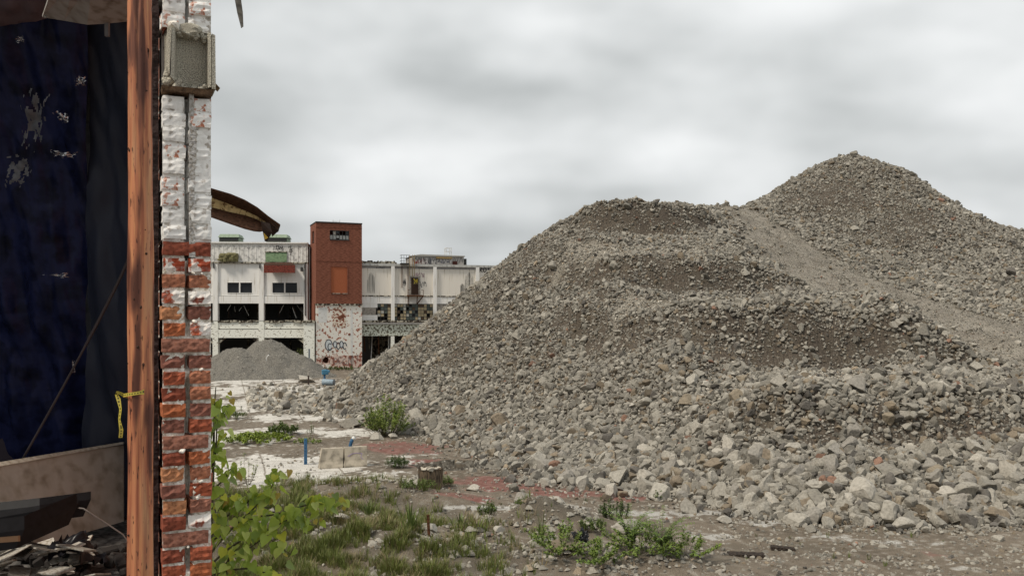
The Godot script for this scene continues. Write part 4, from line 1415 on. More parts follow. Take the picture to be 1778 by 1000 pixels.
	while yy < 7.13:
		var y2 := yy + rr(0.05, 0.12)
		box(st, Vector3(0.008 + rr(-0.002, 0.002), yy, -0.06), Vector3(0.030 + rr(-0.004, 0.008), y2, 0.004 + rr(-0.003, 0.003)))
		yy = y2 + 0.001
	put("render_strip", done(st), mat(lin(0.50, 0.49, 0.475), 0.9, tex.mortar, 4.0, bn), root)
	# broken hollow concrete block bedded in the wall head
	var conc := mat(lin(0.60, 0.565, 0.47), 0.95, ntex("blockgrain", 0.12, 144, [[0.0, 0.42], [0.4, 0.8], [0.6, 1.0], [1.0, 1.0]], 256, 4), 5.0, nbump("block_n", 0.16, 145, 8.0, 256, 3), false, 1.0)
	st = S()
	box(st, Vector3(-0.085, 7.165, -0.19), Vector3(0.100, 7.40, -0.035))
	slab(st, [Vector3(-0.084, 7.23, -0.035), Vector3(-0.072, 7.21, -0.035), Vector3(-0.070, 7.21, 0.032), Vector3(-0.080, 7.235, 0.022)], [Vector3(-0.080, 7.402, -0.035), Vector3(-0.062, 7.402, -0.035), Vector3(-0.062, 7.402, 0.032), Vector3(-0.076, 7.402, 0.028)])
	slab(st, [Vector3(-0.069, 7.205, -0.034), Vector3(-0.040, 7.175, -0.034), Vector3(-0.052, 7.185, 0.020), Vector3(-0.066, 7.20, 0.030)], [Vector3(-0.061, 7.402, -0.034), Vector3(-0.038, 7.402, -0.034), Vector3(-0.050, 7.402, 0.022), Vector3(-0.061, 7.402, 0.030)])
	slab(st, [Vector3(0.078, 7.17, -0.034), Vector3(0.092, 7.17, -0.034), Vector3(0.092, 7.172, 0.034), Vector3(0.082, 7.17, 0.030)], [Vector3(0.078, 7.40, -0.034), Vector3(0.092, 7.40, -0.034), Vector3(0.092, 7.40, 0.034), Vector3(0.082, 7.40, 0.030)])
	slab(st, [Vector3(0.0935, 7.165, -0.1), Vector3(0.110, 7.165, -0.1), Vector3(0.110, 7.165, 0.036), Vector3(0.0945, 7.165, 0.036)], [Vector3(0.0935, 7.395, -0.1), Vector3(0.108, 7.39, -0.1), Vector3(0.108, 7.39, 0.036), Vector3(0.0945, 7.395, 0.036)])
	for k in 26:
		var cx := rr(-0.04, 0.08)
		cham(st, Vector3(rr(0.01, 0.03), rr(0.008, 0.02), rr(0.02, 0.05)), 0.004, Transform3D(tumble(), Vector3(cx, (7.39 if k % 2 else 7.172) + rr(-0.006, 0.006), rr(-0.03, 0.01))))
	for k in 10:
		cham(st, Vector3(rr(0.02, 0.04), rr(0.02, 0.04), rr(0.03, 0.05)), 0.008, Transform3D(tumble(), Vector3(rr(-0.075, -0.045), rr(7.18, 7.24), rr(-0.035, -0.01))))
	put("concrete_block", done(st), conc, root).set_meta("label", "broken hollow concrete block in the wall head")
	st = S()
	slab(st, [Vector3(-0.10, 7.140, -0.19), Vector3(0.102, 7.140, -0.19), Vector3(0.096, 7.138, 0.026), Vector3(-0.096, 7.142, 0.022)], [Vector3(-0.10, 7.162, -0.19), Vector3(0.108, 7.164, -0.19), Vector3(0.102, 7.162, 0.032), Vector3(-0.10, 7.160, 0.026)])
	put("bedding_plate", done(st), mat(lin(0.22, 0.135, 0.08), 0.9, tex.rustn, 4.0, bn), root)
	var mrt := rock_mesh(77, 2, 5)
	put("mortar_bed", mrt, conc, root, Transform3D(Basis().scaled(Vector3(0.12, 0.07, 0.12)), Vector3(0.012, 7.412, -0.03)))
	put("mortar_bed", mrt, mort, root, Transform3D(Basis(Vector3.UP, 1.2).scaled(Vector3(0.07, 0.05, 0.1)), Vector3(-0.05, 7.418, -0.02)))
	put("brick", hm[3], red[2], root, Transform3D(Basis(Vector3.BACK, 0.5).scaled(Vector3(0.4, 0.7, 0.6)), Vector3(-0.082, 7.425, -0.01)))
	put("anchor_strap", box_mesh(Vector3(0.105, 7.19, -0.16), Vector3(0.109, 7.215, -0.12)), M.rust, root)
	st = S()
	bar(st, Vector3(0.106, 7.235, -0.12), Vector3(0.135, 7.195, -0.09), 0.004, 0.02)
	put("anchor_strap", done(st), mat(lin(0.30, 0.2, 0.11), 0.8, tex.rustn, 4.0), root)

	# steel column on the room side of the wall
	var col := thing("steel_column", "dark rust-brown steel column between the timber post and the brick wall", "column", WALL_AT, WALL_TURN)
	var cm := mat(lin(0.06, 0.036, 0.034), 0.75, tex.rustn, 2.0, bn)
	st = S()
	box(st, Vector3(-0.175, 4.6, -0.30), Vector3(-0.118, 8.3, -0.285))
	box(st, Vector3(-0.126, 4.6, -0.285), Vector3(-0.114, 8.3, -0.07))
	put("web", done(st), cm, col)
	st = S()
	box(st, Vector3(-0.180, 4.6, -0.07), Vector3(-0.108, 8.3, -0.055))
	put("flange", done(st), cm, col)

	# timber post, split and knotted
	var post := thing("timber_post", "tall orange-brown round timber post with knots and long cracks", "post", Vector3(-1.452, 4.6, -3.35))
	var rings := 220
	var seg := 44
	st = S(true)
	var pn := noise(1.0, 151, 3)
	var cracks := []
	for k in 26: cracks.append([rr(0, TAU), rr(0.0, 3.6), rr(0.10, 0.5), rr(0.006, 0.013)])
	for k in 7: cracks.append([PI * 0.5 + rr(-0.95, -0.75) + (0.0 if k % 2 else 1.75), 0.3 + k * 0.5, rr(0.25, 0.5), 0.010])
	for j in rings + 1:
		var y := 3.7 * j / rings
		for i in seg + 1:
			var a := TAU * i / seg
			var rad := 0.049 - 0.0022 * y + pn.get_noise_3d(cos(a), y * 1.2, sin(a)) * 0.009
			for c in cracks:
				var da: float = absf(angle_difference(a, c[0] + 0.12 * pn.get_noise_1d(y * 2.0 + c[0] * 9.0)))
				if da < 0.13 and absf(y - c[1]) < c[2]:
					rad -= c[3] * (1.0 - da / 0.13) * (1.0 - pow((y - c[1]) / c[2], 2.0))
			st.set_uv(Vector2(float(i) / seg, y / 3.7))
			st.add_vertex(Vector3(cos(a) * rad + sin(y * 0.9) * 0.011, y, -sin(a) * rad))
	for j in rings:
		for i in seg:
			var a := j * (seg + 1) + i
			var b := a + seg + 1
			for q in [a, b, b + 1, a, b + 1, a + 1]: st.add_index(q)
	st.generate_normals()
	put("shaft", st.commit(), wood_material(), post)
	st = S()
	for k in 24:
		var a := PI * 1.5 + rr(-1.2, 1.2)
		var y := rr(0.5, 3.4)
		var rad := 0.047 - 0.002 * y
		var c := Vector3(cos(a) * rad + sin(y * 0.9) * 0.011, y, -sin(a) * rad)
		var out := Vector3(cos(a), 0.0, -sin(a))
		var sx := Vector3.UP.cross(out)
		var kw := rr(0.003, 0.007)
		var kh := kw * rr(1.0, 1.9)
		for q in 10:
			var t0 := TAU * q / 10.0
			var t1 := TAU * (q + 1) / 10.0
			tri_out(st, c + out * 0.006, c + sx * cos(t0) * kw + Vector3(0, sin(t0) * kh, 0) - out * 0.001, c + sx * cos(t1) * kw + Vector3(0, sin(t1) * kh, 0) - out * 0.001, c - out * 0.02)
	put("knots", done(st), mat(lin(0.045, 0.022, 0.014), 0.85), post).set_meta("kind", "stuff")

	# torn caution tape round the post
	var tape := thing("caution_tape", "torn yellow and black barrier tape tied round the timber post", "tape", Vector3(-1.452, 4.6, -3.35))
	var ti := Image.create(128, 32, false, Image.FORMAT_RGB8)
	for j in 32:
		for i in 128:
			var letter := absf(j - 16.0) < 7.0 and fposmod(i * 1.0, 15.0) < 9.0 and fposmod(i * 3.7 + j * 1.3, 11.0) > 3.5
			ti.set_pixel(i, j, Color(0.05, 0.05, 0.04) if letter else Color(0.78, 0.71, 0.30))
	var tm := StandardMaterial3D.new()
	tm.albedo_texture = ImageTexture.create_from_image(ti)
	tm.roughness = 0.45
	tm.cull_mode = BaseMaterial3D.CULL_DISABLED
	st = S(true)
	var yb := EYE + (555.0 - 684.0) / F * 3.3 - 4.6
	for i in 31:
		var a := PI * 1.5 - 2.4 + 4.8 * i / 30.0
		var rad := 0.0535
		var y := yb + 0.012 * (a - PI * 1.5) / 1.5
		var wdt := 0.006 + 0.014 * smooth(0.4, 1.5, a - PI * 1.5)
		for s in [-1.0, 1.0]:
			st.set_uv(Vector2(i / 10.0, 0.5 + 0.5 * s))
			st.add_vertex(Vector3(cos(a) * rad, y + s * wdt, -sin(a) * rad))
	for i in 30:
		for q in [0, 2, 3, 0, 3, 1]: st.add_index(i * 2 + q)
	put("band", done(st), tm, tape)
	st = S(true)
	var path := [Vector3(-0.045, yb - 0.005, 0.03), Vector3(-0.06, yb + 0.004, 0.035), Vector3(-0.074, yb + 0.002, 0.03), Vector3(-0.062, yb - 0.02, 0.033), Vector3(-0.055, yb - 0.06, 0.03), Vector3(-0.058, yb - 0.10, 0.034), Vector3(-0.052, yb - 0.14, 0.03), Vector3(-0.055, yb - 0.17, 0.03)]
	for i in path.size():
		for s in [-1.0, 1.0]:
			st.set_uv(Vector2(i * 0.35, 0.5 + 0.5 * s))
			st.add_vertex(path[i] + Vector3(0.006 * s * (1.0 if i > 2 else 0.3), 0.006 * s * (0.0 if i > 2 else 1.0), 0.006 * s * sin(i * 1.7)))
	for i in path.size() - 1:
		for q in [0, 2, 3, 0, 3, 1]: st.add_index(i * 2 + q)
	put("loose_end", done(st), tm, tape)

	# bent rusty beam sticking out of the outer face
	var beam := thing("bent_steel_beam", "bent rusty steel beam with flaking cream paint jutting out of the brick wall", "beam", at(285, 345, 6.1))
	var o := beam.position
	var A := [[255, 292, 5.9], [366, 328, 5.85], [400, 338, 5.85], [424, 348, 5.85], [446, 361, 5.85], [466, 377, 5.85], [486, 391, 5.85]]
	var B := [[255, 312, 6.0], [366, 342, 6.0], [400, 355, 6.0], [424, 365, 6.0], [446, 375, 6.0], [464, 387, 6.0], [482, 402, 6.0]]
	var C := [[255, 338, 5.98], [366, 361, 5.98], [400, 370, 5.98], [424, 375, 5.98], [442, 381, 5.98], [455, 388, 5.98], [464, 394, 5.98]]
	var D := [[255, 346, 5.8], [366, 376, 5.8], [400, 388, 5.8], [424, 396, 5.8], [440, 400, 5.8], [450, 401, 5.82], [455, 400, 5.82]]
	put("top_flange", ribbon(A, B, o, 0.012, Vector3(0.1, 1, 0.3)), mat(lin(0.14, 0.066, 0.036), 0.85, tex.rustn, 3.0, bn), beam)
	put("web", ribbon(B, C, o, 0.010, Vector3(0, 0.2, 1)), mat(Color.WHITE, 0.85, flake("creampaint", 155, Color(0.42, 0.26, 0.16), Color(0.92, 0.82, 0.6), 0.74, 0.016), 2.2, bn), beam)
	put("bottom_flange", ribbon(C, D, o, 0.014, Vector3(0, 1, 0.3)), mat(lin(0.17, 0.08, 0.045), 0.85, tex.rustn, 3.0, bn), beam)
	put("end_plate", ribbon([[452, 384, 5.8], [455, 400, 5.76], [459, 419, 5.78]], [[468, 388, 5.82], [472, 404, 5.74], [463, 419, 5.78]], o, 0.014, Vector3(0.3, 0, 1)), M.rustdark, beam)
	put("end_plate", ribbon([[466, 386, 5.88], [474, 397, 5.86]], [[472, 411, 5.9], [484, 400, 5.88]], o, 0.012, Vector3(0.3, 0, 1)), M.rustdark, beam)
	put("torn_scrap", ribbon([[457, 404, 5.72], [462, 410, 5.72]], [[459, 416, 5.73], [465, 413, 5.73]], o, 0.006, Vector3(0, 0, 1)), mat(lin(0.62, 0.40, 0.07), 0.7), beam)

	# flashing strip dangling from the wall head
	var fl := thing("metal_strip", "thin bent metal flashing strip dangling from the wall head at the top edge", "strip", at(366, -140, 3.95))
	put("strip", ribbon([[340, -150, 4.0], [392, -130, 4.0], [403, -60, 4.0], [407, 0, 4.0], [411, 22, 4.0], [418, 49, 4.0]], [[340, -142, 4.02], [388, -122, 4.02], [411, -60, 4.02], [418, 0, 4.02], [421, 22, 4.02], [422, 46, 4.02]], fl.position, 0.003, Vector3(0.3, 0, 1)), mat(lin(0.24, 0.21, 0.17), 0.6, tex.rustn, 3.0), fl)

# a bent plate between two edges given as [px, py, d]
func ribbon(e0: Array, e1: Array, o: Vector3, thick: float, up: Vector3) -> ArrayMesh:
	var st := S()
	var n := up.normalized() * thick * 0.5
	for i in e0.size() - 1:
		var a := at(e0[i][0], e0[i][1], e0[i][2]) - o
		var b := at(e1[i][0], e1[i][1], e1[i][2]) - o
		var c := at(e1[i + 1][0], e1[i + 1][1], e1[i + 1][2]) - o
		var d := at(e0[i + 1][0], e0[i + 1][1], e0[i + 1][2]) - o
		slab(st, [a - n, b - n, c - n, d - n], [a + n, b + n, c + n, d + n])
	return done(st)

func wood_material() -> StandardMaterial3D:
	var w := 256
	var h := 1024
	var im := Image.create(w, h, false, Image.FORMAT_RGB8)
	var g := noise(0.02, 161, 5)
	var s := noise(0.012, 162, 4)
	var f := noise(0.08, 163, 4)
	for j in h:
		for i in w:
			var a := g.get_noise_2d(i * 2.2, j * 0.12)
			var b := s.get_noise_2d(i * 0.9, j * 0.35)
			var c := f.get_noise_2d(i * 2.4, j * 0.22)
			var base := Color(0.76, 0.50, 0.36).lerp(Color(0.58, 0.34, 0.25), clampf(0.5 + a * 1.3, 0, 1))
			base = base.lerp(Color(0.80, 0.58, 0.38), clampf(c * 1.2, 0, 0.5))
			base = base.lerp(Color(0.25, 0.14, 0.12), clampf((b - 0.06) * 2.6, 0, 0.75))
			var kn := f.get_noise_2d(i * 0.9 + 300.0, j * 0.45)
			base = base.lerp(Color(0.2, 0.11, 0.09), clampf((kn - 0.46) * 9.0, 0, 0.8))
			base = base.lerp(Color(0.74, 0.66, 0.52), clampf((-b - 0.1) * 1.5, 0, 0.6) * 0.5)
			im.set_pixel(i, h - 1 - j, base)
	var m := StandardMaterial3D.new()
	m.albedo_texture = ImageTexture.create_from_image(im)
	m.roughness = 0.6
	m.metallic_specular = 0.4
	return m

# crumpled sheet between four pixel corners (clockwise from top left), bent by noise
func crumple(cs: Array, nu: int, nv: int, amp: float, freq: float, sd: int, o: Vector3, ragged := 0.0) -> ArrayMesh:
	var nz := noise(freq, sd, 4)
	nz.fractal_type = FastNoiseLite.FRACTAL_RIDGED
	var torn := noise(0.16, sd + 5, 3)
	var folds := noise(freq, sd, 5)
	var st := S(true)
	var p := []
	for c in cs: p.append(at(c[0], c[1], c[2]) - o)
	var n: Vector3 = (p[1] - p[0]).cross(p[3] - p[0]).normalized()
	for j in nv + 1:
		for i in nu + 1:
			var u := float(i) / nu
			var v := float(j) / nv
			var q: Vector3 = p[0].lerp(p[1], u).lerp(p[3].lerp(p[2], u), v)
			q += n * (nz.get_noise_3dv(q) if ragged > 0.0 or amp < 0.15 else folds.get_noise_3d(q.x * 1.6, q.y * 0.35, q.z)) * amp
			st.add_vertex(q)
	for j in nv:
		for i in nu:
			var a := j * (nu + 1) + i
			if ragged > 0.0:
				var edge := minf(minf(i + 0.5, nu - i - 0.5) / nu, minf(j + 0.5, nv - j - 0.5) / nv) * 2.0
				if edge < ragged * (0.6 + 1.3 * torn.get_noise_2d(i * 1.0, j * 1.0)): continue
			for q in [a, a + 1, a + nu + 2, a, a + nu + 2, a + nu + 1]: st.add_index(q)
	st.generate_normals()
	return st.commit()

func build_room() -> void:
	var xf := Transform3D(Basis(Vector3.UP, WALL_TURN), WALL_AT)
	var navy := mat(lin(0.2, 0.205, 0.23), 0.8, tex.claddirt, 0.4)
	var slabm := mat(lin(0.2, 0.19, 0.18), 0.95, tex.soil, 0.6)
	structure("room_floor", box_mesh(Vector3(-7.0, 4.3, -6.6), Vector3(-0.11, 4.6, 5.0)), slabm, xf)
	structure("room_ceiling", box_mesh(Vector3(-7.0, 8.3, -6.6), Vector3(-0.11, 8.6, -2.3)), mat(lin(0.2, 0.195, 0.2), 0.9), xf)
	structure("room_wall_back", box_mesh(Vector3(-7.0, 4.605, -6.6), Vector3(-0.11, 8.295, -6.4)), navy, xf)
	structure("room_wall_left", box_mesh(Vector3(-7.2, 4.3, -6.6), Vector3(-7.005, 8.6, 0.1)), navy, xf)
	structure("lower_storey", box_mesh(Vector3(-7.0, 0.0, -6.6), Vector3(-0.11, 4.295, 4.9)), mat(lin(0.2, 0.18, 0.16), 0.95, tex.soil, 0.3), xf)
	# dark blue plastic sheeting hung across the room
	var tarp := mat(lin(0.02, 0.026, 0.082), 0.24, ntex("tarpdirt", 0.02, 171, [[0.0, 0.35], [0.45, 0.8], [0.6, 1.0], [0.8, 1.0], [1.0, Color(1, 0.95, 0.85)]], 256, 5), 1.0)
	tarp.metallic_specular = 0.3
	var t := thing("plastic_curtain", "dark navy plastic sheeting hung across the back of the dark room", "tarpaulin", at(60, 840, 7.4))
	put("sheet", crumple([[-260, -4, 5.7], [150, -4, 5.85], [150, 905, 7.3], [-260, 905, 6.9]], 80, 80, 0.16, 1.3, 172, t.position), tarp, t)
	t = thing("plastic_strip_curtain", "narrow dark sheet of plastic hanging behind the timber post", "tarpaulin", at(190, 840, 7.0))
	put("sheet", crumple([[146, 0, 5.95], [250, 0, 5.9], [250, 900, 6.8], [146, 900, 7.0]], 16, 60, 0.16, 1.6, 173, t.position), mat(lin(0.032, 0.037, 0.058), 0.4), t)
	# torn silvery film caught on the sheeting
	var film := mat(lin(0.55, 0.55, 0.58), 0.22)
	film.metallic = 0.8
	var bits := [["large crumpled grey plastic film hanging high in the dark room", [[30, 150, 6.4], [82, 160, 6.5], [70, 262, 6.4], [34, 258, 6.4]], 0.10, 3.0],
		["small crumpled shiny film just right of the large grey one", [[88, 190, 6.4], [122, 200, 6.4], [116, 218, 6.4], [96, 212, 6.4]], 0.09, 6.0],
		["bright torn film scrap under the ceiling panels", [[124, 130, 6.4], [150, 132, 6.4], [148, 152, 6.4], [128, 150, 6.4]], 0.09, 7.0],
		["flat band of wrinkled shiny film in the middle of the sheeting", [[82, 261, 6.3], [134, 264, 6.3], [130, 275, 6.3], [90, 273, 6.3]], 0.06, 8.0],
		["thin curved sliver of white film low on the sheeting", [[68, 478, 6.3], [114, 474, 6.3], [116, 484, 6.3], [96, 481, 6.3]], 0.05, 7.0],
		["tiny upright white film scrap near the hanging cable", [[122, 625, 6.1], [127, 627, 6.1], [129, 651, 6.1], [124, 648, 6.1]], 0.03, 9.0],
		["dim grey film hanging at the left edge of the picture", [[4, 268, 6.5], [62, 262, 6.5], [40, 325, 6.5], [2, 330, 6.5]], 0.08, 3.0],
		["small round shiny scrap at the top left under the ceiling", [[20, 62, 6.2], [40, 60, 6.2], [42, 76, 6.2], [22, 76, 6.2]], 0.08, 8.0]]
	var k := 0
	for b in bits:
		for c in b[1]: c[2] = 5.42 + 1.3 * c[1] / 905.0
		var f := thing("plastic_film", b[0], "plastic film", at(b[1][2][0], b[1][2][1], b[1][2][2]), 0.0, "torn plastic film in the dark room")
		put("film", crumple(b[1], 26, 24, b[2] * 0.6, b[3], 180 + k, f.position, 0.75), film if k != 0 and k != 6 else mat(lin(0.13, 0.135, 0.15), 0.3), f)
		k += 1
	# hanging ceiling panels
	var cp := mat(lin(0.44, 0.42, 0.40), 0.8, tex.mortar, 0.8)
	t = thing("ceiling_panel", "pale curved ceiling panel hanging loose at the top left", "ceiling panel", at(150, 0, 4.9))
	put("panel", ribbon([[72, 28, 5.2], [110, 34, 5.1], [150, 41, 5.0], [185, 39, 5.0], [232, 34, 5.0]], [[95, -40, 4.5], [130, -40, 4.5], [160, -42, 4.5], [195, -44, 4.5], [240, -48, 4.5]], t.position, 0.012, Vector3(0, 1, 0.3)), cp, t)
	put("panel_edge", ribbon([[76, 27, 5.15], [122, 14, 5.12]], [[76, 29, 5.15], [122, 16, 5.12]], t.position, 0.01, Vector3(0, 1, 0)), cp, t)
	t = thing("purple_ceiling_sheet", "dark purplish sagging sheet at the top left corner", "ceiling panel", at(50, 0, 5.5))
	put("sheet", crumple([[-60, -60, 5.0], [130, -30, 5.2], [112, 30, 5.5], [-60, 58, 5.4]], 20, 12, 0.12, 1.2, 190, t.position), mat(lin(0.10, 0.075, 0.085), 0.85), t)
	t = thing("hanging_stub", "short pale rod stub hanging below the ceiling panel", "rod", at(185, 42, 5.0))
	var st := S()
	box(st, Vector3(-0.011, -0.07, -0.01), Vector3(0.011, 0.02, 0.01))
	put("stub", done(st), mat(lin(0.2, 0.2, 0.21), 0.7), t)
	# long white board standing on edge
	t = thing("white_board", "long dusty white board standing on edge across the dark room", "board", at(90, 900, 5.9))
	var pale := mat(lin(0.58, 0.55, 0.49), 0.85, tex.mortar, 0.5)
	put("face", ribbon([[-60, 818, 5.4], [214, 772, 6.7]], [[-60, 985, 5.1], [214, 905, 6.5]], t.position, 0.03, Vector3(0.3, 0.1, 1)), pale, t)
	put("edge_strip", ribbon([[-60, 812, 5.42], [214, 767, 6.72]], [[-60, 820, 5.39], [214, 771, 6.69]], t.position, 0.05, Vector3(0.3, 0.1, 1)), mat(lin(0.66, 0.60, 0.50), 0.8, tex.mortar, 2.0), t)
	t = thing("padded_back", "dim purple-grey rounded chair back behind the white board", "chair", at(20, 800, 7.0))
	st = S(true)
	cham(st, Vector3(0.5, 0.9, 0.14), 0.06, Transform3D(Basis(Vector3.UP, 0.4), Vector3(0, -0.15, 0)))
	put("backrest", done(st), mat(lin(0.045, 0.036, 0.046), 0.8), t)
	# cable slung from the column to the board
	t = thing("hanging_cable", "thin dark cable running diagonally down to the white board", "cable", at(40, 797, 6.1))
	var pts := []
	var rad := []
	for i in 15:
		var u := i / 14.0
		pts.append(at(lerpf(222, 38, u), lerpf(450, 797, pow(u, 0.93)), lerpf(6.0, 5.9, u)) - t.position)
		rad.append(0.011 if u < 0.4 else 0.008)
	st = S(true)
	tube(st, pts, rad, 6)
	put("cable", done(st), mat(lin(0.07, 0.058, 0.06), 0.7), t)
	t = thing("bent_rod", "thin pale bent metal rod arching over the dark boards", "rod", at(75, 878, 5.3))
	pts = []
	rad = []
	for q in [[-40, 918, 5.0], [0, 903, 5.1], [40, 888, 5.2], [70, 878, 5.3], [105, 879, 5.35], [143, 883, 5.4], [175, 903, 5.5], [212, 928, 5.6], [235, 960, 5.65]]:
		pts.append(at(q[0], q[1], q[2]) - t.position)
		rad.append(0.005)
	st = S(true)
	tube(st, pts, rad, 5)
	put("rod", done(st), mat(lin(0.45, 0.44, 0.42), 0.5), t)
	# boards and litter on the floor
	var blk := mat(lin(0.012, 0.012, 0.015), 0.55, tex.rustn, 1.5)
	var boards := [["thick dark board with a pale sawn end, uppermost of the floor boards", [[-60, 925, 4.75], [33, 912, 4.9], [125, 872, 5.3]], 24, 0],
		["long black board under the bent rod", [[-60, 915, 4.9], [60, 893, 5.1], [128, 880, 5.35]], 9, 1],
		["dark slanting board behind the bent rod", [[-60, 893, 5.15], [60, 880, 5.25], [150, 868, 5.45]], 14, 1]]
	for b in boards:
		t = thing("floor_board", b[0], "board", at(b[1][0][0], b[1][0][1], b[1][0][2]))
		var low := []
		for q in b[1]: low.append([q[0], q[1] + b[2], q[2] - 0.03])
		put("plank", ribbon(b[1], low, t.position, 0.11, Vector3(0.25, 0.9, -0.4)), blk, t)
		if b[3] == 0:
			put("sawn_end", ribbon([[-40, 936, 4.66], [32, 930, 4.78]], [[-40, 945, 4.66], [32, 940, 4.78]], t.position, 0.02, Vector3(0, 0.2, 1)), mat(lin(0.34, 0.22, 0.13), 0.8), t)
	t = thing("crumpled_sheet", "crumpled black plastic sheet on the floor by the timber post", "plastic sheet", at(125, 960, 5.3))
	put("sheet", crumple([[85, 938, 5.2], [122, 912, 5.6], [200, 948, 5.5], [150, 962, 5.2]], 22, 22, 0.14, 3.4, 201, t.position), mat(lin(0.016, 0.016, 0.02), 0.3), t)
	var litter := thing("floor_litter", "heap of torn pale paper and board scraps on the dark floor", "litter", at(70, 990, 5.3))
	for i in 44:
		var q := at(rr(-30, 150), rr(945, 1010), rr(5.05, 5.5))
		q.y = maxf(q.y, 4.615)
		st = S()
		cham(st, Vector3(rr(0.05, 0.28), rr(0.004, 0.012), rr(0.04, 0.14)), 0.002)
		var c: float = [0.62, 0.5, 0.3, 0.55, 0.1, 0.4][i % 6]
		put("scrap", done(st), mat(lin(c, c * 0.95, c * 0.86), 0.8, tex.mortar, 3.0), litter, Transform3D(Basis.from_euler(Vector3(rr(-0.35, 0.35), rr(0, TAU), rr(-0.3, 0.3))), q - litter.position))
	var lumps := S()
	for i in 40:
		var q := at(rr(-40, 220), rr(955, 1010), rr(5.1, 5.9)) - litter.position
		cham(lumps, Vector3(rr(0.04, 0.16), rr(0.03, 0.07), rr(0.04, 0.12)), 0.01, Transform3D(tumble(), Vector3(q.x, rr(-0.02, 0.04) + 4.62 - litter.position.y, q.z)))
	put("rubbish", done(lumps), mat(lin(0.045, 0.04, 0.038), 0.9), litter).set_meta("kind", "stuff")

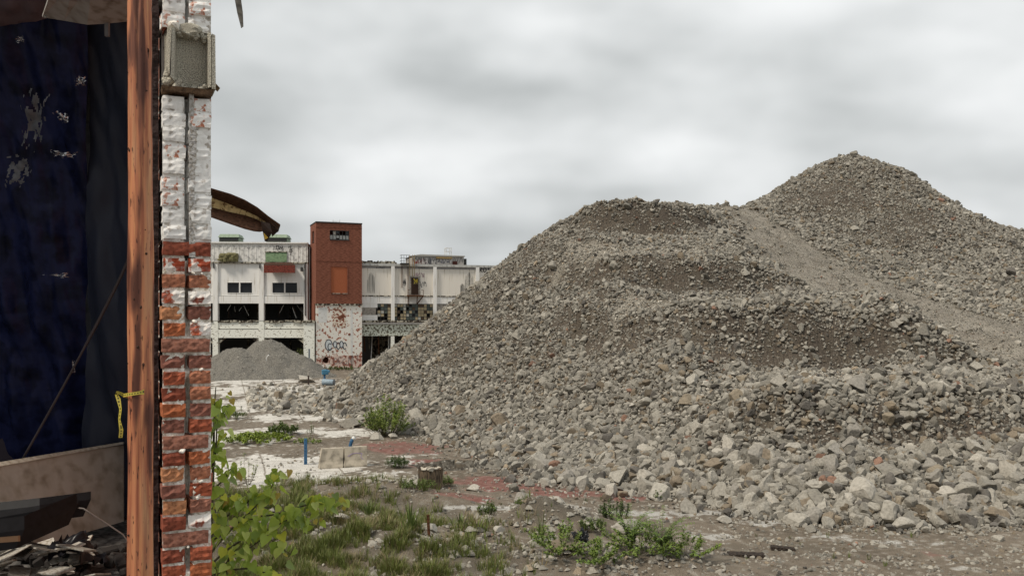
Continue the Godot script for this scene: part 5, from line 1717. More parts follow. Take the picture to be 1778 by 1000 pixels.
# ---------------------------------------------------------------- things standing in the yard
func build_yard() -> void:
	# grey gravel heap before the factory
	var heap := thing("gravel_heap", "low grey gravel heap with two humps in front of the white factory block", "gravel heap", on_ground(455, 655))
	var o := heap.position
	var hump := [[-31.6, 95.0, 3.0, 0.62], [-29.6, 93.5, 3.55, 0.62], [-27.0, 95.5, 4.45, 0.66], [-24.2, 94.5, 2.7, 0.55], [-34.5, 95.5, 2.6, 0.6], [-27.6, 92.2, 2.3, 0.6]]
	var hn := noise(0.5, 301, 4)
	var hh := func(x: float, d: float) -> float:
		var s := -0.5
		for q in hump: s = maxf(s, q[2] - q[3] * sqrt((x - q[0]) ** 2 + (d - q[1]) ** 2 + 0.35))
		return s + hn.get_noise_2d(x * 0.6, d * 0.6) * 0.6 + hn.get_noise_2d(x * 2.5, d * 2.5) * 0.26
	var st := S(true)
	var nx := 110
	var nd := 80
	var hs := []
	for j in nd + 1:
		for i in nx + 1:
			var x := -41.0 + i * 0.2
			var d := 86.5 + j * 0.2
			var h: float = hh.call(x, d)
			hs.append(h)
			st.add_vertex(Vector3(x, maxf(h, -0.3), -d) - o)
	for j in nd:
		for i in nx:
			var a := j * (nx + 1) + i
			var b := a + nx + 1
			if hs[a] < -0.2 and hs[b] < -0.2 and hs[a + 1] < -0.2 and hs[b + 1] < -0.2: continue
			for q in [a, b, b + 1, a, b + 1, a + 1]: st.add_index(q)
	st.generate_normals()
	put("gravel", st.commit(), mat(lin(0.25, 0.235, 0.205), 0.95, ntex("gravelgrain", 0.05, 302, [[0.0, 0.42], [0.45, 0.8], [0.65, 1.0], [1.0, 1.0]], 512, 5), 0.3, nbump("gravel_n", 0.1, 303, 8.0, 512, 4), true), heap)
	var xf := []
	var co := []
	for k in 1500:
		var x := rr(-38, -21)
		var d := rr(88, 97)
		var h: float = hh.call(x, d)
		if h < -0.05: continue
		xf.append(Transform3D(tumble().scaled(Vector3.ONE * rr(0.06, 0.2)), Vector3(x, h + 0.02, -d) - o))
		co.append(Color(0.30, 0.28, 0.245) * rr(0.5, 1.5))
	scatter("stones", tex.tiny_meshes[1], M.rock, xf, co, heap)
	st = S(true)
	var pipe := at(462, 628, 91.0) - o
	tube(st, [pipe, pipe + Vector3(0.0, 0.35, 0.05), pipe + Vector3(0.12, 0.6, 0.1), pipe + Vector3(0.3, 0.72, 0.12)], [0.05, 0.05, 0.05, 0.05], 6)
	put("white_hose", done(st), mat(lin(0.8, 0.8, 0.78), 0.5), heap)

	# concrete barrier, cracked in two
	var con := mat(lin(0.47, 0.415, 0.33), 0.92, ntex("barrier", 0.03, 311, [[0.0, 0.62], [0.4, 0.88], [0.6, 1.0], [1.0, 1.0]], 256, 5), 0.3, null)
	var g := on_ground(595, 811)
	var bar_t := thing("concrete_barrier", "short tan concrete traffic barrier cracked in two with purple scrawl", "barrier", g, 0.36)
	for s in [[-0.98, -0.02, 0.0], [0.0, 0.98, 0.012]]:
		st = S()
		var prof := [[-0.24, 0.0], [0.24, 0.0], [0.24, 0.06], [0.17, 0.28], [0.11, 0.82], [-0.11, 0.82], [-0.17, 0.28], [-0.24, 0.06]]
		var l := []
		var r := []
		for p in prof:
			var jag := hn.get_noise_2d(p[0] * 9.0 + s[0], p[1] * 6.0) * 0.12
			l.append(Vector3(s[0] + (jag if s[0] > -0.5 else p[1] * 0.12 - 0.02 + jag * 0.2), p[1] + s[2], p[0]))
			r.append(Vector3(s[1] + (jag if s[1] < 0.5 else jag * 0.2), p[1] + s[2], p[0]))
		var c := Vector3((s[0] + s[1]) * 0.5, 0.35, 0)
		for i in 8:
			quad_out(st, l[i], l[(i + 1) % 8], r[(i + 1) % 8], r[i], c)
		for e in [l, r]:
			for i in 8: tri_out(st, e[i], e[(i + 1) % 8], Vector3(e[0].x * 0.5 + e[4].x * 0.5, 0.3 + s[2], 0), c)
		put("segment", done(st), con, bar_t)
	st = S()
	var sc := [[0.18, 0.45], [0.35, 0.56], [0.55, 0.58], [0.78, 0.55], [0.72, 0.42], [0.82, 0.30]]
	for i in sc.size() - 1: bar(st, Vector3(sc[i][0], sc[i][1], 0.158 - 0.11 * (sc[i][1] - 0.4)), Vector3(sc[i + 1][0], sc[i + 1][1], 0.158 - 0.11 * (sc[i + 1][1] - 0.4)), 0.02, 0.02)
	put("purple_scrawl", done(st), mat(lin(0.35, 0.27, 0.45), 0.8), bar_t)

	var blue := mat(lin(0.045, 0.13, 0.25), 0.55, tex.claddirt, 1.0)
	var post := thing("blue_post", "upright square blue steel post left of the cracked barrier", "post", on_ground(530, 806))
	st = S()
	cham(st, Vector3(0.13, 1.2, 0.13), 0.012, Transform3D(Basis(Vector3.UP, 0.3), Vector3(0, 0.5, 0)))
	put("post", done(st), blue, post)
	post = thing("bent_blue_pipe", "short bent blue pipe with a white cap behind the cracked barrier", "pipe", on_ground(608, 788))
	st = S(true)
	tube(st, [Vector3(0, -0.1, 0), Vector3(0, 0.42, 0), Vector3(0.05, 0.58, 0), Vector3(0.14, 0.70, 0.03)], [0.08, 0.08, 0.08, 0.08], 10)
	put("pipe", done(st), blue, post)
	st = S(true)
	tube(st, [Vector3(0.13, 0.69, 0.03), Vector3(0.20, 0.76, 0.04)], [0.09, 0.09], 10)
	put("cap", done(st), mat(lin(0.7, 0.7, 0.68), 0.6), post)

	# things before the tower
	post = thing("blue_standpipe", "blue standpipe with a boxy head in front of the brick tower", "standpipe", on_ground(563, 668))
	st = S(true)
	tube(st, [Vector3(0, -0.1, 0), Vector3(0, 1.0, 0)], [0.1, 0.1], 10)
	put("pipe", done(st), blue, post)
	st = S()
	cham(st, Vector3(0.62, 0.5, 0.4), 0.06, Transform3D(Basis(Vector3.UP, 0.3), Vector3(0.05, 1.2, 0)))
	cham(st, Vector3(0.2, 0.22, 0.2), 0.03, Transform3D(Basis(), Vector3(0.42, 1.28, 0.1)))
	put("head", done(st), mat(lin(0.07, 0.21, 0.33), 0.5, tex.claddirt, 1.0), post)
	var drum := thing("metal_drum", "pale blue-grey metal drum lying on its side under the blue standpipe", "drum", on_ground(569, 669))
	st = S(true)
	tube(st, [Vector3(-0.55, 0.3, 0), Vector3(-0.5, 0.3, 0), Vector3(0.5, 0.28, 0.1), Vector3(0.56, 0.28, 0.1)], [0.28, 0.31, 0.28, 0.25], 16)
	put("barrel", done(st), mat(lin(0.30, 0.38, 0.44), 0.45, tex.claddirt, 1.0), drum)
	st = S(true)
	tube(st, [Vector3(0.56, 0.28, 0.1), Vector3(0.63, 0.28, 0.11)], [0.29, 0.29], 16)
	put("lid", done(st), mat(lin(0.09, 0.1, 0.11), 0.5), drum)
	post = thing("dark_stake", "thin dark stake with a pale top left of the blue standpipe", "stake", on_ground(535, 670))
	st = S()
	cham(st, Vector3(0.13, 1.0, 0.13), 0.01, Transform3D(Basis(), Vector3(0, 0.45, 0)))
	put("stake", done(st), mat(lin(0.05, 0.035, 0.03), 0.9), post)
	st = S()
	cham(st, Vector3(0.16, 0.3, 0.16), 0.02, Transform3D(Basis(), Vector3(0, 1.1, 0)))
	put("cap", done(st), mat(lin(0.3, 0.28, 0.25), 0.9), post)

	# rotten timber stump with stones on it
	var wood := mat(lin(0.155, 0.118, 0.082), 0.95, ntex("bark", 0.03, 321, [[0.0, 0.25], [0.45, 0.7], [0.65, 1.0], [1.0, Color(1.0, 0.95, 0.85)]], 256, 5), 1.0)
	wood.uv1_scale = Vector3(2.4, 0.35, 2.4)
	g = on_ground(747, 856)
	g.y = yard_h(g.x, -g.z)
	var stump := thing("timber_stump", "squat weathered timber stump with stones on top beside the painted floor", "stump", g)
	st = S(true)
	var seg := 72
	for j in 9:
		var y := -0.1 + 0.78 * j / 8.0
		for i in seg + 1:
			var a := TAU * i / seg
			var rad := 0.43 + 0.02 * sin(a * 2.0) + 0.035 * hn.get_noise_2d(cos(a) * 26.0, sin(a) * 26.0 + y * 0.9) + (0.02 * (j - 4) / 4.0) - (0.03 if j == 8 else 0.0)
			st.add_vertex(Vector3(cos(a) * rad, y + (0.04 * hn.get_noise_2d(cos(a) * 8.0, sin(a) * 8.0) if j > 6 else 0.0), sin(a) * rad * 0.85))
	var top := 9 * (seg + 1)
	st.add_vertex(Vector3(0, 0.66, 0))
	for j in 8:
		for i in seg:
			var a := j * (seg + 1) + i
			var b := a + seg + 1
			for q in [a, b + 1, b, a, a + 1, b + 1]: st.add_index(q)
	for i in seg:
		for q in [8 * (seg + 1) + i, top, 8 * (seg + 1) + i + 1]: st.add_index(q)
	put("trunk", done(st), wood, stump)
	for q in [[0.05, 0.3, 0.26], [-0.18, 0.22, 0.2], [0.22, 0.1, 0.16], [-0.05, -0.05, 0.18], [0.3, -0.1, 0.13], [-0.3, 0.0, 0.12]]:
		var s := put("stone", tex.rock_meshes[int(q[2] * 40) % 10], mat(lin(0.52, 0.47, 0.39), 0.95, tex.rock, 1.3), stump, Transform3D(lay().scaled(Vector3(q[2] * 1.5, q[2], q[2] * 1.5)), Vector3(q[0], 0.68, q[1])))
		s.set_meta("label", "pale stone lying on the stump")

	# small debris
	g = on_ground(744, 967)
	post = thing("rusty_stake", "rusty flat steel stake standing in the near weeds", "stake", Vector3(g.x, yard_h(g.x, -g.z), g.z))
	st = S()
	cham(st, Vector3(0.075, 0.75, 0.03), 0.006, Transform3D(Basis.from_euler(Vector3(0, 0.3, 0.05)), Vector3(0, 0.22, 0)))
	put("stake", done(st), M.rust, post)
	for q in [[1297, 973, 0.95, 0.13, 0.06, "charred thick plank lying on the soil, nearest the bottom edge"], [1360, 957, 0.62, 0.09, -0.12, "slim dark plank lying behind the thicker one"], [885, 833 + 50, 0.0, 0.0, 0.0, ""]]:
		if q[5] == "": continue
		g = on_ground(q[0], q[1])
		var pk := thing("weathered_plank", q[5], "plank", Vector3(g.x, yard_h(g.x, -g.z), g.z), q[4], "dark planks lying on the bare soil")
		st = S()
		var w: float = q[3]
		var n := 7
		for i in n:
			var x0: float = -q[2] * 0.5 + q[2] * i / n
			var x1: float = -q[2] * 0.5 + q[2] * (i + 1) / n
			var t0 := 0.11 - 0.05 * float(i) / n
			var t1 := 0.11 - 0.05 * float(i + 1) / n
			slab(st, [Vector3(x0, -0.03, -w), Vector3(x1, -0.03, -w), Vector3(x1, -0.03, w), Vector3(x0, -0.03, w)], [Vector3(x0, t0 + 0.01 * (i % 2), -w * 0.9), Vector3(x1, t1 + 0.01 * ((i + 1) % 2), -w * 0.9), Vector3(x1, t1 * 0.8, w * 0.9), Vector3(x0, t0 * 0.8, w * 0.9)])
		put("plank", done(st), mat(lin(0.055, 0.042, 0.033), 0.95, tex.bark, 1.5), pk)
	g = on_ground(1008, 952)
	var bag := thing("black_bag", "crumpled black plastic bag caught in the near debris", "bag", Vector3(g.x, yard_h(g.x, -g.z), g.z))
	var nz := noise(4.0, 331, 3)
	var ico := icosphere(3)
	st = S()
	var vs := []
	for p in ico[0]: vs.append(Vector3(p.x * 0.2, maxf(p.y * 0.22 + 0.1, -0.02), p.z * 0.16) * (1.0 + 0.7 * nz.get_noise_3dv(p * 0.6)))
	for f in ico[1]: tri_out(st, vs[f[0]], vs[f[1]], vs[f[2]], Vector3(0, 0.08, 0))
	put("bag", done(st), mat(lin(0.025, 0.026, 0.03), 0.35), bag)

	# two bent pipes on the tongue of rubble, a pale stick in the grass
	for q in [[[[541, 700], [560, 694], [580, 686], [600, 675]], "longer grey pipe lying bent across the far tongue of rubble"], [[[552, 702], [572, 695], [590, 688]], "shorter grey pipe lying just before the longer bent one"]]:
		var pp := []
		var pr := []
		for s in q[0]:
			var gg := on_ground(s[0], s[1] + 3.0)
			pp.append(Vector3(gg.x, ground_at(gg.x, -gg.z) + 0.22, gg.z))
			pr.append(0.055)
		var pt := thing("bent_pipe", q[1], "pipe", pp[0], 0.0, "pipes on the rubble tongue")
		for i in pp.size(): pp[i] -= pt.position
		st = S(true)
		tube(st, pp, pr, 7)
		put("pipe", done(st), mat(lin(0.30, 0.29, 0.27), 0.6), pt)
	for q in [[622, 962, 662, 957, 0.018, "pale dry stick lying in the grass left of the rusty stake"], [398, 962, 458, 968, 0.016, "thin pale stick on the ground under the sapling"]]:
		var g0 := on_ground(q[0], q[1])
		var g1 := on_ground(q[2], q[3])
		g0.y = yard_h(g0.x, -g0.z) + 0.1
		g1.y = yard_h(g1.x, -g1.z) + 0.06
		var sk := thing("dry_stick", q[5], "stick", g0, 0.0, "pale sticks in the near grass")
		st = S(true)
		tube(st, [Vector3.ZERO, (g1 - g0) * 0.5 + Vector3(0, 0.02, 0), g1 - g0], [q[4], q[4], q[4] * 0.7], 6)
		put("stick", done(st), mat(lin(0.48, 0.42, 0.34), 0.9), sk)

	# single stones that lie apart from the pile
	var singles := [[1265, 866, 0.62, 0, "lone pale boulder lying just off the foot of the rubble pile"], [1385, 912, 0.95, 2, "large pale boulder lying on the soil before the nearest rubble"], [820, 857, 0.62, 6, "white slab of concrete tilted up on the red floor"], [905, 873, 0.85, 3, "round grey boulder on the red floor between the weeds"], [862, 811, 0.85, 1, "dark boulder standing in the puddle beside the rubble"], [797, 802, 0.30, 2, "small stone half sunk at the puddle's left edge"], [702, 752, 1.35, 3, "biggest grey boulder right of the willow bush"], [652, 763, 0.85, 2, "long stone lying before the willow bush"], [683, 762, 0.6, 6, "small pale stone before the willow bush"], [531, 664, 1.9, 6, "flat pale concrete lump on the far side of the yard"],
		[1260, 908, 0.5, 2, "flat pale stone on the bare soil before the rubble"], [1590, 925, 0.3, 0, "small grey stone on the soil near the right edge"], [1735, 940, 0.42, 2, "pale stone at the far right on the soil"], [958, 893, 1.3, 2, "broad cracked concrete hump behind the gravel mound"], [1095, 930, 1.0, 2, "pale concrete block half buried right of the gravel mound"], [975, 978, 0.95, 4, "brownish boulder among the near weeds"], [738, 958, 0.7, 2, "cracked pale boulder behind the rusty stake"], [715, 925, 0.5, 6, "pale lump in the grass left of the rusty stake"], [590, 928, 0.55, 6, "white stone under the heart-leaved sapling"], [867, 950, 0.42, 6, "white flat stone on the near soil"], [822, 972, 0.3, 2, "little grey stone on the near soil"], [610, 742, 1.3, 1, "dark flat slab lying before the pale concrete floor"]]
	for q in singles:
		g = on_ground(q[0], q[1])
		var h := yard_h(g.x, -g.z)
		var s: float = q[2]
		var t := put("loose_stone", tex.rock_meshes[(int(q[0]) * 7) % 10], M.tones[q[3]], null, Transform3D(lay().scaled(Vector3(s * 1.15, s * 0.78, s)), Vector3(g.x, h + s * 0.13, g.z)))
		tag(t, q[4], "stone", "stones lying apart in the yard", "thing")
	# small heap of white rubble by the stump
	var wh := thing("white_rubble_heap", "small spread of white broken concrete left of the timber stump", "rubble heap", on_ground(700, 845))
	for k in 120:
		var p := on_ground(rr(628, 752), rr(826, 866))
		var cut := absf((p.x - wh.position.x) / 2.6)
		if rng.randf() < cut * 0.7: continue
		var s := rr(0.10, 0.34)
		put("stone", tex.rock_meshes[rng.randi() % 10], M.tones[[6, 6, 2, 0][rng.randi() % 4]], wh, Transform3D(lay().scaled(Vector3(s * 1.3, s, s * 1.1)), Vector3(p.x, yard_h(p.x, -p.z) + s * 0.15, p.z) - wh.position))
	# broken stone spread over the whole yard
	xf = []
	co = []
	var xs := []
	var cs := []
	for k in 26000:
		var p := on_ground(rr(330, 1790), 640.0 + 380.0 * pow(rng.randf(), 0.55))
		var d := -p.z
		if pile_h(p.x, d) > 0.05: continue
		var mound := yard_h(p.x, d)
		var keep := 0.16 + 0.5 * smooth(-0.1, 0.45, yard_n.get_noise_2d(p.x * 2.0 + 30, d * 2.0)) + 0.5 * smooth(0.2, 0.5, mound)
		if rng.randf() > keep: continue
		var s := 0.035 + 0.05 * absf(rng.randfn()) + (0.06 if rng.randf() < 0.12 else 0.0)
		if d > 55.0: s *= 1.8
		var c := rock_tint() * 1.08
		if rng.randf() < 0.5:
			xf.append(Transform3D(lay().scaled(Vector3(s * 1.4, s * 0.9, s * 1.2)), Vector3(p.x, mound + s * 0.12, p.z)))
			co.append(c)
		else:
			xs.append(Transform3D(tumble().scaled(Vector3.ONE * s), Vector3(p.x, mound + s * 0.1, p.z)))
			cs.append(c)
	for k in 900:
		var p := on_ground(rr(640, 1040), rr(895, 1010))
		var ok := smooth(-0.1, 0.25, yard_n.get_noise_2d(p.x * 2.4 + 90, p.z * 2.4)) * smooth(620, 800, p.x * 46.0 + 889.0 + 40.0)
		if rng.randf() > ok: continue
		var s := 0.07 + 0.09 * absf(rng.randfn())
		xf.append(Transform3D(lay().scaled(Vector3(s * 1.4, s * 0.9, s * 1.2)), Vector3(p.x, yard_h(p.x, -p.z) + s * 0.15, p.z)))
		co.append(rock_tint() * 1.3)
	tag(scatter("scattered_rubble", tex.rock_meshes[4], M.rock, xf, co), "broken stone fragments scattered over the yard soil", "rubble")
	tag(scatter("scattered_pebbles", tex.tiny_meshes[0], M.rock, xs, cs), "small pebbles and chips scattered over the yard soil", "pebbles")

# ---------------------------------------------------------------- plants
func leaf(st: SurfaceTool, p: Vector3, along: Vector3, up: Vector3, l: float, w: float, c: Color) -> void:
	var t := along.normalized()
	var s := t.cross(up).normalized() * w * 0.5
	var n := s.cross(t).normalized()
	var m := p + t * l * 0.45 + n * l * 0.06
	var e := p + t * l - n * l * 0.10
	st.set_color(c)
	var lift := n * w * 0.16
	for q in [[p, m + s + lift, m], [m, m + s + lift, e], [p, m, m - s + lift], [m, e, m - s + lift]]:
		for v in q: st.add_vertex(v)

# bush of many fine stems; leaves follow the stems
func bush(called: String, label: String, category: String, pos: Vector3, h: float, w: float, stems: int, per: int, ll: float, lw: float, c: Color, m: StandardMaterial3D, group := "", upright := 0.5) -> Node3D:
	var root := thing(called, label, category, pos, 0.0, group)
	var ss := S(true)
	var sl := S()
	for k in stems:
		var a := rr(0, TAU)
		var out := sqrt(rng.randf()) * w * 0.5
		var hh := h * (1.0 - 0.45 * pow(out / (w * 0.5), 2.0)) * rr(0.42, 1.08)
		var base := Vector3(cos(a), 0, sin(a)) * out * (1.0 - upright)
		var tip := Vector3(cos(a) * out, hh, sin(a) * out) + Vector3(rr(-0.06, 0.06), 0, rr(-0.06, 0.06)) * w
		var bend := Vector3(cos(a), 0.2, sin(a)) * hh * 0.08
		var pts := []
		var rad := []
		for i in 5:
			var u := i / 4.0
			pts.append(base.lerp(tip, u) + bend * sin(u * PI) + Vector3(0, -0.03 if i == 0 else 0.0, 0))
			rad.append(lerpf(maxf(0.004, h * 0.006), 0.0025, u))
		tube(ss, pts, rad, 4, false)
		for i in per:
			var u := sqrt(rr(0.12, 1.0))
			var f := u * 3.999
			var p: Vector3 = pts[int(f)].lerp(pts[int(f) + 1], f - int(f))
			var dir := Vector3(rr(-1, 1), rr(-0.25, 0.9), rr(-1, 1)).normalized()
			var v := rr(0.65, 1.3)
			leaf(sl, p, dir, Vector3(rr(-0.4, 0.4), 1, rr(-0.4, 0.4)), ll * rr(0.6, 1.25), lw * rr(0.7, 1.2), Color(c.r * v * rr(0.9, 1.15), c.g * v, c.b * v * rr(0.8, 1.1)))
	put("stems", done(ss), M.stem, root)
	put("foliage", done(sl), m, root)
	return root

# weed of arching fronds with paired leaflets
func frond_weed(called: String, label: String, category: String, pos: Vector3, h: float, w: float, m: StandardMaterial3D, group: String) -> Node3D:
	var root := thing(called, label, category, pos, 0.0, group)
	var ss := S(true)
	var sl := S()
	for k in 26:
		var a := TAU * k / 26.0 * 2.4 + rr(-0.3, 0.3)
		var out := Vector3(cos(a), 0, sin(a))
		var hh := h * rr(0.45, 1.0)
		var reach := w * rr(0.25, 0.6)
		var pts := []
		var rad := []
		for i in 9:
			var u := i / 8.0
			pts.append(out * (0.05 + reach * u * u) + Vector3(0, hh * (u * 1.25 - 0.35 * u * u * u) - 0.02, 0))
			rad.append(lerpf(0.007, 0.002, u))
		tube(ss, pts, rad, 4, false)
		for i in 30:
			var u := 0.25 + 0.75 * (i / 2 + 0.5) / 15.0
			var f := minf(u, 0.999) * 7.999
			var p: Vector3 = pts[int(f)].lerp(pts[int(f) + 1], f - int(f))
			var t: Vector3 = (pts[int(f) + 1] - pts[int(f)]).normalized()
			var side := t.cross(Vector3.UP).normalized() * (1.0 if i % 2 else -1.0)
			var v := rr(0.6, 1.25)
			leaf(sl, p, side + t * 0.5 + Vector3(0, rr(-0.5, 0.1), 0), Vector3.UP, rr(0.07, 0.14) * (1.15 - 0.5 * u), rr(0.035, 0.055), Color(0.125 * v, 0.19 * v, 0.04 * v))
	put("stems", done(ss), M.stem, root)
	put("foliage", done(sl), m, root)
	return root

func tuft_mesh(sd: int, blades: int, lean: float, w: float) -> ArrayMesh:
	var r := RandomNumberGenerator.new()
	r.seed = sd
	var st := S()
	for k in blades:
		var a := r.randf_range(0, TAU)
		var b := Vector3(cos(a), 0, sin(a)) * r.randf_range(0.0, 0.16)
		var out := Vector3(cos(a), 0, sin(a)) * r.randf_range(0.1, lean)
		var s := Vector3(-sin(a + r.randf_range(-1, 1)), 0, cos(a)) * w
		var h := r.randf_range(0.55, 1.0)
		var v := r.randf_range(0.7, 1.25)
		st.set_color(Color(v * r.randf_range(0.9, 1.2), v, v * 0.9))
		var p1 := b + Vector3(0, h * 0.55, 0) + out * 0.35
		var p2 := b + Vector3(0, h, 0) + out
		for q in [[b - s, b + s, p1 + s * 0.75], [b - s, p1 + s * 0.75, p1 - s * 0.75], [p1 - s * 0.75, p1 + s * 0.75, p2]]:
			for p in q: st.add_vertex(p)
	return done(st)

func heart_leaf(curl: float) -> ArrayMesh:
	# heart-shaped blade hanging from the origin along -y, facing +z; the two halves fold along the midrib
	var half := [[0.0, 0.0], [0.16, 0.09], [0.36, 0.07], [0.48, -0.10], [0.47, -0.32], [0.34, -0.60], [0.16, -0.85], [0.0, -1.08]]
	var st := S(true)
	for s in [-1.0, 1.0]:
		for i in half.size() - 1:
			var a := Vector3(half[i][0] * s, half[i][1], 0)
			var b := Vector3(half[i + 1][0] * s, half[i + 1][1], 0)
			var ma := Vector3(0, minf(half[i][1], 0.0), 0)
			var mb := Vector3(0, minf(half[i + 1][1], 0.0), 0)
			var f := func(p: Vector3) -> Vector3: return Vector3(p.x, p.y, absf(p.x) * 0.30 - curl * p.y * p.y + 0.05 * sin(p.y * 9.0 + p.x * 4.0) * absf(p.x))
			var A: Vector3 = f.call(a)
			var B: Vector3 = f.call(b)
			var C: Vector3 = f.call(ma)
			var D: Vector3 = f.call(mb)
			tri_out(st, C, A, B, Vector3(0, -0.5, -5))
			if D.distance_to(C) > 0.001: tri_out(st, C, B, D, Vector3(0, -0.5, -5))
	return done(st)

func build_plants() -> void:
	M.stem = mat(lin(0.10, 0.085, 0.05), 0.9)
	var lf := leafy(Color.WHITE, Color(0.45, 0.5, 0.2))
	var green := Color(0.105, 0.15, 0.038)
	var bright := Color(0.17, 0.235, 0.045)
	var deep := Color(0.065, 0.10, 0.03)
	var spot := func(px: float, py: float) -> Vector3:
		var p := on_ground(px, py)
		p.y = ground_at(p.x, -p.z)
		return p
	bush("willow_bush", "tall bright green willow bush at the foot of the rubble pile", "bush", spot.call(672, 757), 2.1, 2.9, 95, 48, 0.15, 0.06, Color(0.19, 0.25, 0.06), lf, "", 0.7)
	bush("low_shrub", "compact dark green shrub right of the cracked barrier", "shrub", spot.call(690, 812), 0.52, 1.0, 90, 26, 0.10, 0.02, deep, lf, "", 0.15)
	bush("weed_clump", "bright low weed mat left of the blue post", "weeds", spot.call(450, 766), 0.4, 3.2, 130, 34, 0.14, 0.075, Color(0.22, 0.28, 0.05), lf, "low weeds in the yard", 0.05)
	bush("weed_clump", "low weed mat just left of the dark flat slab", "weeds", spot.call(490, 758), 0.7, 1.6, 60, 34, 0.13, 0.06, green, lf, "low weeds in the yard", 0.05)
	bush("weed_clump", "small weed mat behind the blue post", "weeds", spot.call(533, 769), 0.25, 1.3, 40, 18, 0.1, 0.04, bright, lf, "low weeds in the yard", 0.05)
	bush("weed_clump", "dark weeds at the left edge of the rubble tongue", "weeds", spot.call(405, 728), 0.7, 1.6, 40, 22, 0.12, 0.05, green, lf, "low weeds in the yard", 0.1)
	bush("weed_clump", "low green weed mat in front of the timber stump", "weeds", spot.call(725, 868), 0.22, 1.3, 90, 18, 0.06, 0.03, green, lf, "low weeds in the yard", 0.05)
	bush("weed_clump", "weed tuft right of the timber stump", "weeds", spot.call(776, 848), 0.42, 0.5, 50, 16, 0.09, 0.02, green, lf, "low weeds in the yard", 0.2)
	bush("weed_clump", "bushy weed beside the pale slabs left of the gravel mound", "weeds", spot.call(846, 902), 0.5, 0.65, 46, 24, 0.07, 0.028, green, lf, "low weeds in the yard", 0.3)
	bush("weed_clump", "leafy round weed on the pale slabs before the rubble", "weeds", spot.call(1068, 911), 0.62, 0.95, 70, 26, 0.075, 0.028, deep, lf, "low weeds in the yard", 0.25)
	bush("weed_clump", "weeds on the right shoulder of the gravel mound", "weeds", spot.call(1030, 938), 0.4, 0.8, 50, 22, 0.07, 0.028, green, lf, "low weeds in the yard", 0.2)
	bush("weed_clump", "small weed left of the gravel mound", "weeds", spot.call(906, 910), 0.3, 0.4, 26, 18, 0.06, 0.025, green, lf, "low weeds in the yard", 0.2)
	bush("seedling", "single seedling at the foot of the nearest rubble", "seedling", spot.call(1142, 868), 0.35, 0.4, 14, 16, 0.08, 0.03, green, lf, "", 0.3)
	bush("seedling", "thin pale sapling on the white concrete at the left", "seedling", spot.call(430, 842), 1.35, 0.75, 9, 16, 0.10, 0.05, Color(0.19, 0.23, 0.07), lf, "", 0.85)
	bush("seedling", "slim seedling between the willow bush and the weed mat", "seedling", spot.call(538, 760), 0.9, 0.4, 8, 14, 0.1, 0.03, green, lf, "", 0.6)
	for q in [[975, 985, 1.15, 1.5, 60, "dense leafy weed at the bottom edge below the gravel mound"], [1110, 985, 0.95, 1.7, 60, "leafy weed thicket at the bottom edge, left one of the right-hand pair"], [1190, 992, 0.7, 1.5, 44, "leafy weed thicket at the bottom edge, right one of the right-hand pair"], [1045, 1000, 0.75, 1.5, 44, "low leafy weed at the bottom edge between the taller weeds"]]:
		bush("leafy_weed", q[5], "weeds", spot.call(q[0], q[1]), q[2] * 0.85, q[3] * 1.3, int(q[4] * 0.55), 40, 0.10, 0.042, Color(0.15, 0.215, 0.045), lf, "leafy weeds along the bottom edge", 0.8)
	frond_weed("fern_weed", "arching fern-like weed rising above the thicket at the bottom edge", "weeds", spot.call(1150, 985), 1.2, 1.4, lf, "")
	frond_weed("fern_weed", "arching fern-like weed left of the thicket at the bottom edge", "weeds", spot.call(1095, 975), 1.25, 1.2, lf, "")
	# single tufts of tall grass
	var tall := tuft_mesh(401, 26, 0.35, 0.022)
	var gm := leafy(Color.WHITE, Color(0.3, 0.35, 0.1))
	for q in [[940, 958, 0.95, 0.55, "tall broad-bladed grass tuft before the gravel mound"], [712, 962, 0.95, 1.0, "thick dark grass tuft left of the rusty stake"], [800, 940, 0.6, 1.1, "grass tuft behind the near gravel"], [640, 905, 0.5, 0.9, "grass tuft on the slope right of the sapling"]]:
		var t := put("grass_tuft", tall, leafy(lin(0.11, 0.15, 0.04), Color(0.3, 0.35, 0.1)), null, Transform3D(Basis(Vector3.UP, rr(0, 6)).scaled(Vector3(q[3], q[2], q[3])), spot.call(q[0], q[1])))
		tag(t, q[4], "grass", "grass tufts in the near yard", "thing")
	# rough grass over the near mounds
	var kinds := [tuft_mesh(411, 14, 0.5, 0.016), tuft_mesh(412, 10, 0.75, 0.014), tuft_mesh(413, 12, 0.35, 0.018)]
	var xf := [[], [], []]
	var co := [[], [], []]
	for k in 26000:
		var px := rr(250, 960)
		var py := rr(836, 1060)
		var p := on_ground(px, py)
		var d := -p.z
		var lim := smooth(900.0, 620.0, px + (1000.0 - py) * 0.9) + 0.35 * smooth(980.0, 760.0, px) * smooth(905, 935, py)
		var n := yard_n.get_noise_2d(p.x * 3.0 + 12, d * 3.0)
		if rng.randf() > lim * smooth(-0.28, 0.18, n): continue
		if py < 860 and px < 480: continue
		var dry := rng.randf() < 0.28 + 0.35 * smooth(0.0, -0.4, yard_n.get_noise_2d(p.x * 1.4 + 80, d * 1.4))
		var t := 1 if dry else (0 if rng.randf() < 0.6 else 2)
		var s := rr(0.16, 0.46) * (0.8 + n)
		xf[t].append(Transform3D(Basis(Vector3.UP, rr(0, TAU)).scaled(Vector3(s * 1.2, s, s * 1.2)), Vector3(p.x, yard_h(p.x, d) - 0.02, p.z)))
		var v := rr(0.7, 1.3)
		co[t].append(Color(0.24, 0.195, 0.11) * v if dry else Color(0.135, 0.165, 0.042) * v)
	tag(scatter("green_grass", kinds[0], gm, xf[0], co[0]), "rough green grass over the near mounds", "grass")
	tag(scatter("dry_grass", kinds[1], gm, xf[1], co[1]), "dry tan grass among the green on the near mounds", "grass")
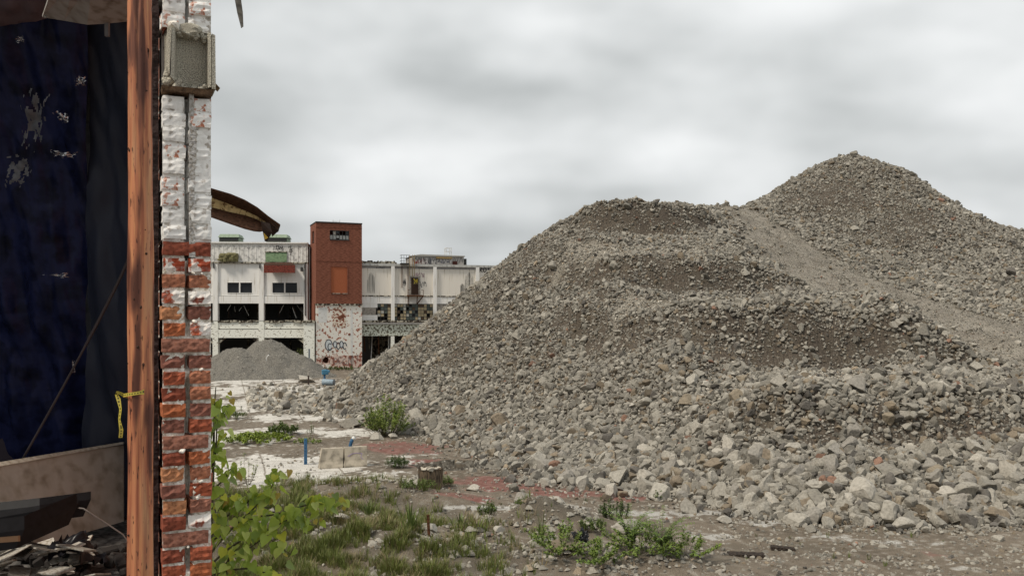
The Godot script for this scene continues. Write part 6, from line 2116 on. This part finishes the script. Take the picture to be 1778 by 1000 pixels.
	tag(scatter("coarse_grass", kinds[2], gm, xf[2], co[2]), "coarse upright green grass on the near mounds", "grass")
	# weeds sprinkled elsewhere in the yard
	var wx := []
	var wc := []
	for k in 420:
		var p := on_ground(rr(370, 1700), rr(645, 1000))
		if pile_h(p.x, -p.z) > 0.02: continue
		if yard_n.get_noise_2d(p.x * 1.7 + 55, p.z * 1.7) < 0.12: continue
		var s := rr(0.08, 0.26)
		wx.append(Transform3D(Basis(Vector3.UP, rr(0, TAU)).scaled(Vector3(s * 1.3, s, s * 1.3)), Vector3(p.x, yard_h(p.x, -p.z) - 0.01, p.z)))
		wc.append(Color(0.12, 0.15, 0.045) * rr(0.7, 1.3))
	tag(scatter("sparse_weeds", kinds[2], gm, wx, wc), "sparse little weeds growing through the bare yard", "weeds")
	# weeds and saplings at the foot of the factory
	for q in [[500, 640, 2.2, 2.6, "green scrub in the dark doorway left of the tower"], [520, 640, 2.6, 1.8, "tall scrub beside the peeling pier"], [570, 643, 0.5, 3.5, "grass strip along the tower base"], [605, 643, 0.5, 3.0, "low weeds at the tower's right foot"]]:
		var p := on_ground(q[0], q[1])
		bush("scrub", q[4], "scrub", Vector3(p.x, 0, p.z), q[2], q[3], 30, 22, 0.22, 0.10, Color(0.10, 0.125, 0.045), lf, "scrub at the foot of the factory", 0.2)
	build_sapling()

func build_sapling() -> void:
	var root := thing("heart_leaved_sapling", "young tree with heart-shaped yellow-green leaves growing beside the brick wall", "sapling", Vector3(-2.02, 0, -5.75))
	var o := root.position
	var bark := mat(lin(0.13, 0.115, 0.07), 0.85, tex.bark, 3.0)
	var tones := []
	for c in [[0.23, 0.30, 0.05], [0.15, 0.22, 0.045], [0.36, 0.41, 0.12], [0.075, 0.12, 0.035], [0.42, 0.41, 0.05], [0.30, 0.15, 0.05]]:
		var m := leafy(lin(c[0], c[1], c[2]), Color(0.62, 0.68, 0.25), 0.42)
		m.vertex_color_use_as_albedo = false
		tones.append(m)
	var lm := [heart_leaf(0.12), heart_leaf(0.3), heart_leaf(-0.05)]
	var st := S(true)
	tube(st, [Vector3(0, -0.1, 0), Vector3(0.05, 2.0, 0.05), Vector3(-0.02, 3.8, 0.0), at(368, 860, 5.75) - o, at(372, 700, 5.7) - o, at(374, 672, 5.7) - o], [0.035, 0.026, 0.02, 0.012, 0.005, 0.003], 7)
	put("stem", done(st), bark, root)
	var br := [
		[[[366, 960, 5.75], [420, 900, 5.6], [470, 850, 5.5], [489, 815, 5.5]], 17],
		[[[366, 940, 5.75], [450, 895, 5.5], [530, 880, 5.4], [592, 874, 5.4]], 30],
		[[[366, 930, 5.75], [410, 880, 5.6], [445, 862, 5.5], [470, 865, 5.5]], 20],
		[[[366, 980, 5.75], [430, 930, 5.5], [500, 905, 5.4], [548, 910, 5.4]], 26],
		[[[366, 1010, 5.75], [410, 960, 5.5], [460, 935, 5.4], [505, 960, 5.4]], 16],
		[[[366, 900, 5.75], [380, 880, 5.6], [395, 868, 5.6], [412, 872, 5.6]], 15],
		[[[366, 1020, 5.75], [385, 985, 5.6], [400, 965, 5.6], [425, 985, 5.6]], 14],
		[[[366, 860, 5.75], [385, 835, 5.65], [398, 818, 5.65], [408, 815, 5.65]], 12],
		[[[368, 830, 5.75], [374, 780, 5.7], [376, 730, 5.7], [378, 690, 5.7]], 34],
		[[[366, 1000, 5.75], [440, 985, 5.5], [480, 1000, 5.4], [520, 1015, 5.4]], 12]]
	for b in br:
		var pts := []
		for q in b[0]: pts.append(at(q[0], q[1], q[2]) - o)
		# a smooth limb through the four stations
		var fine := []
		var rad := []
		for i in 13:
			var f := i / 12.0 * 2.9999
			var k := int(f)
			var u := f - k
			fine.append(pts[k].lerp(pts[k + 1], u) + Vector3(0, 0.012 * sin(i * 0.9), 0))
			rad.append(lerpf(0.008, 0.0025, i / 12.0))
		st = S(true)
		tube(st, fine, rad, 5)
		put("branch", done(st), bark, root)
		var count: int = int(b[1] * 2.1)
		for k in count:
			var u := pow((k + 0.6) / count, 0.8)
			var f := minf(u, 0.999) * 11.999
			var p: Vector3 = fine[int(f)].lerp(fine[int(f) + 1], f - int(f))
			var side := Vector3(rr(-1, 1), rr(-0.2, 0.7), rr(-0.7, 1)).normalized()
			var stalk := side * rr(0.02, 0.10)
			var q := p + stalk
			var size := rr(0.042, 0.08) * (0.75 if u > 0.9 else 1.0)
			var basis := Basis.from_euler(Vector3(rr(-1.2, 0.5), rr(-1.4, 1.4), rr(-0.9, 0.9))).scaled(Vector3.ONE * size)
			var tone: int = [0, 0, 0, 1, 1, 2, 2, 3, 4][rng.randi() % 9]
			if u > 0.95 and rng.randf() < 0.5: tone = 5
			put("leaf", lm[rng.randi() % 3], tones[tone], root, Transform3D(basis, q))

func _ready() -> void:
	rng.seed = 20240
	var t0 := Time.get_ticks_msec()
	view_and_light()
	print("sky ", Time.get_ticks_msec() - t0)
	solve_pile()
	print("heights ", Time.get_ticks_msec() - t0)
	build_ground()
	print("ground ", Time.get_ticks_msec() - t0)
	build_pile()
	print("pile ", Time.get_ticks_msec() - t0)
	build_factory()
	print("factory ", Time.get_ticks_msec() - t0)
	build_wall()
	build_room()
	print("wall ", Time.get_ticks_msec() - t0)
	build_yard()
	build_plants()
	print("yard ", Time.get_ticks_msec() - t0)
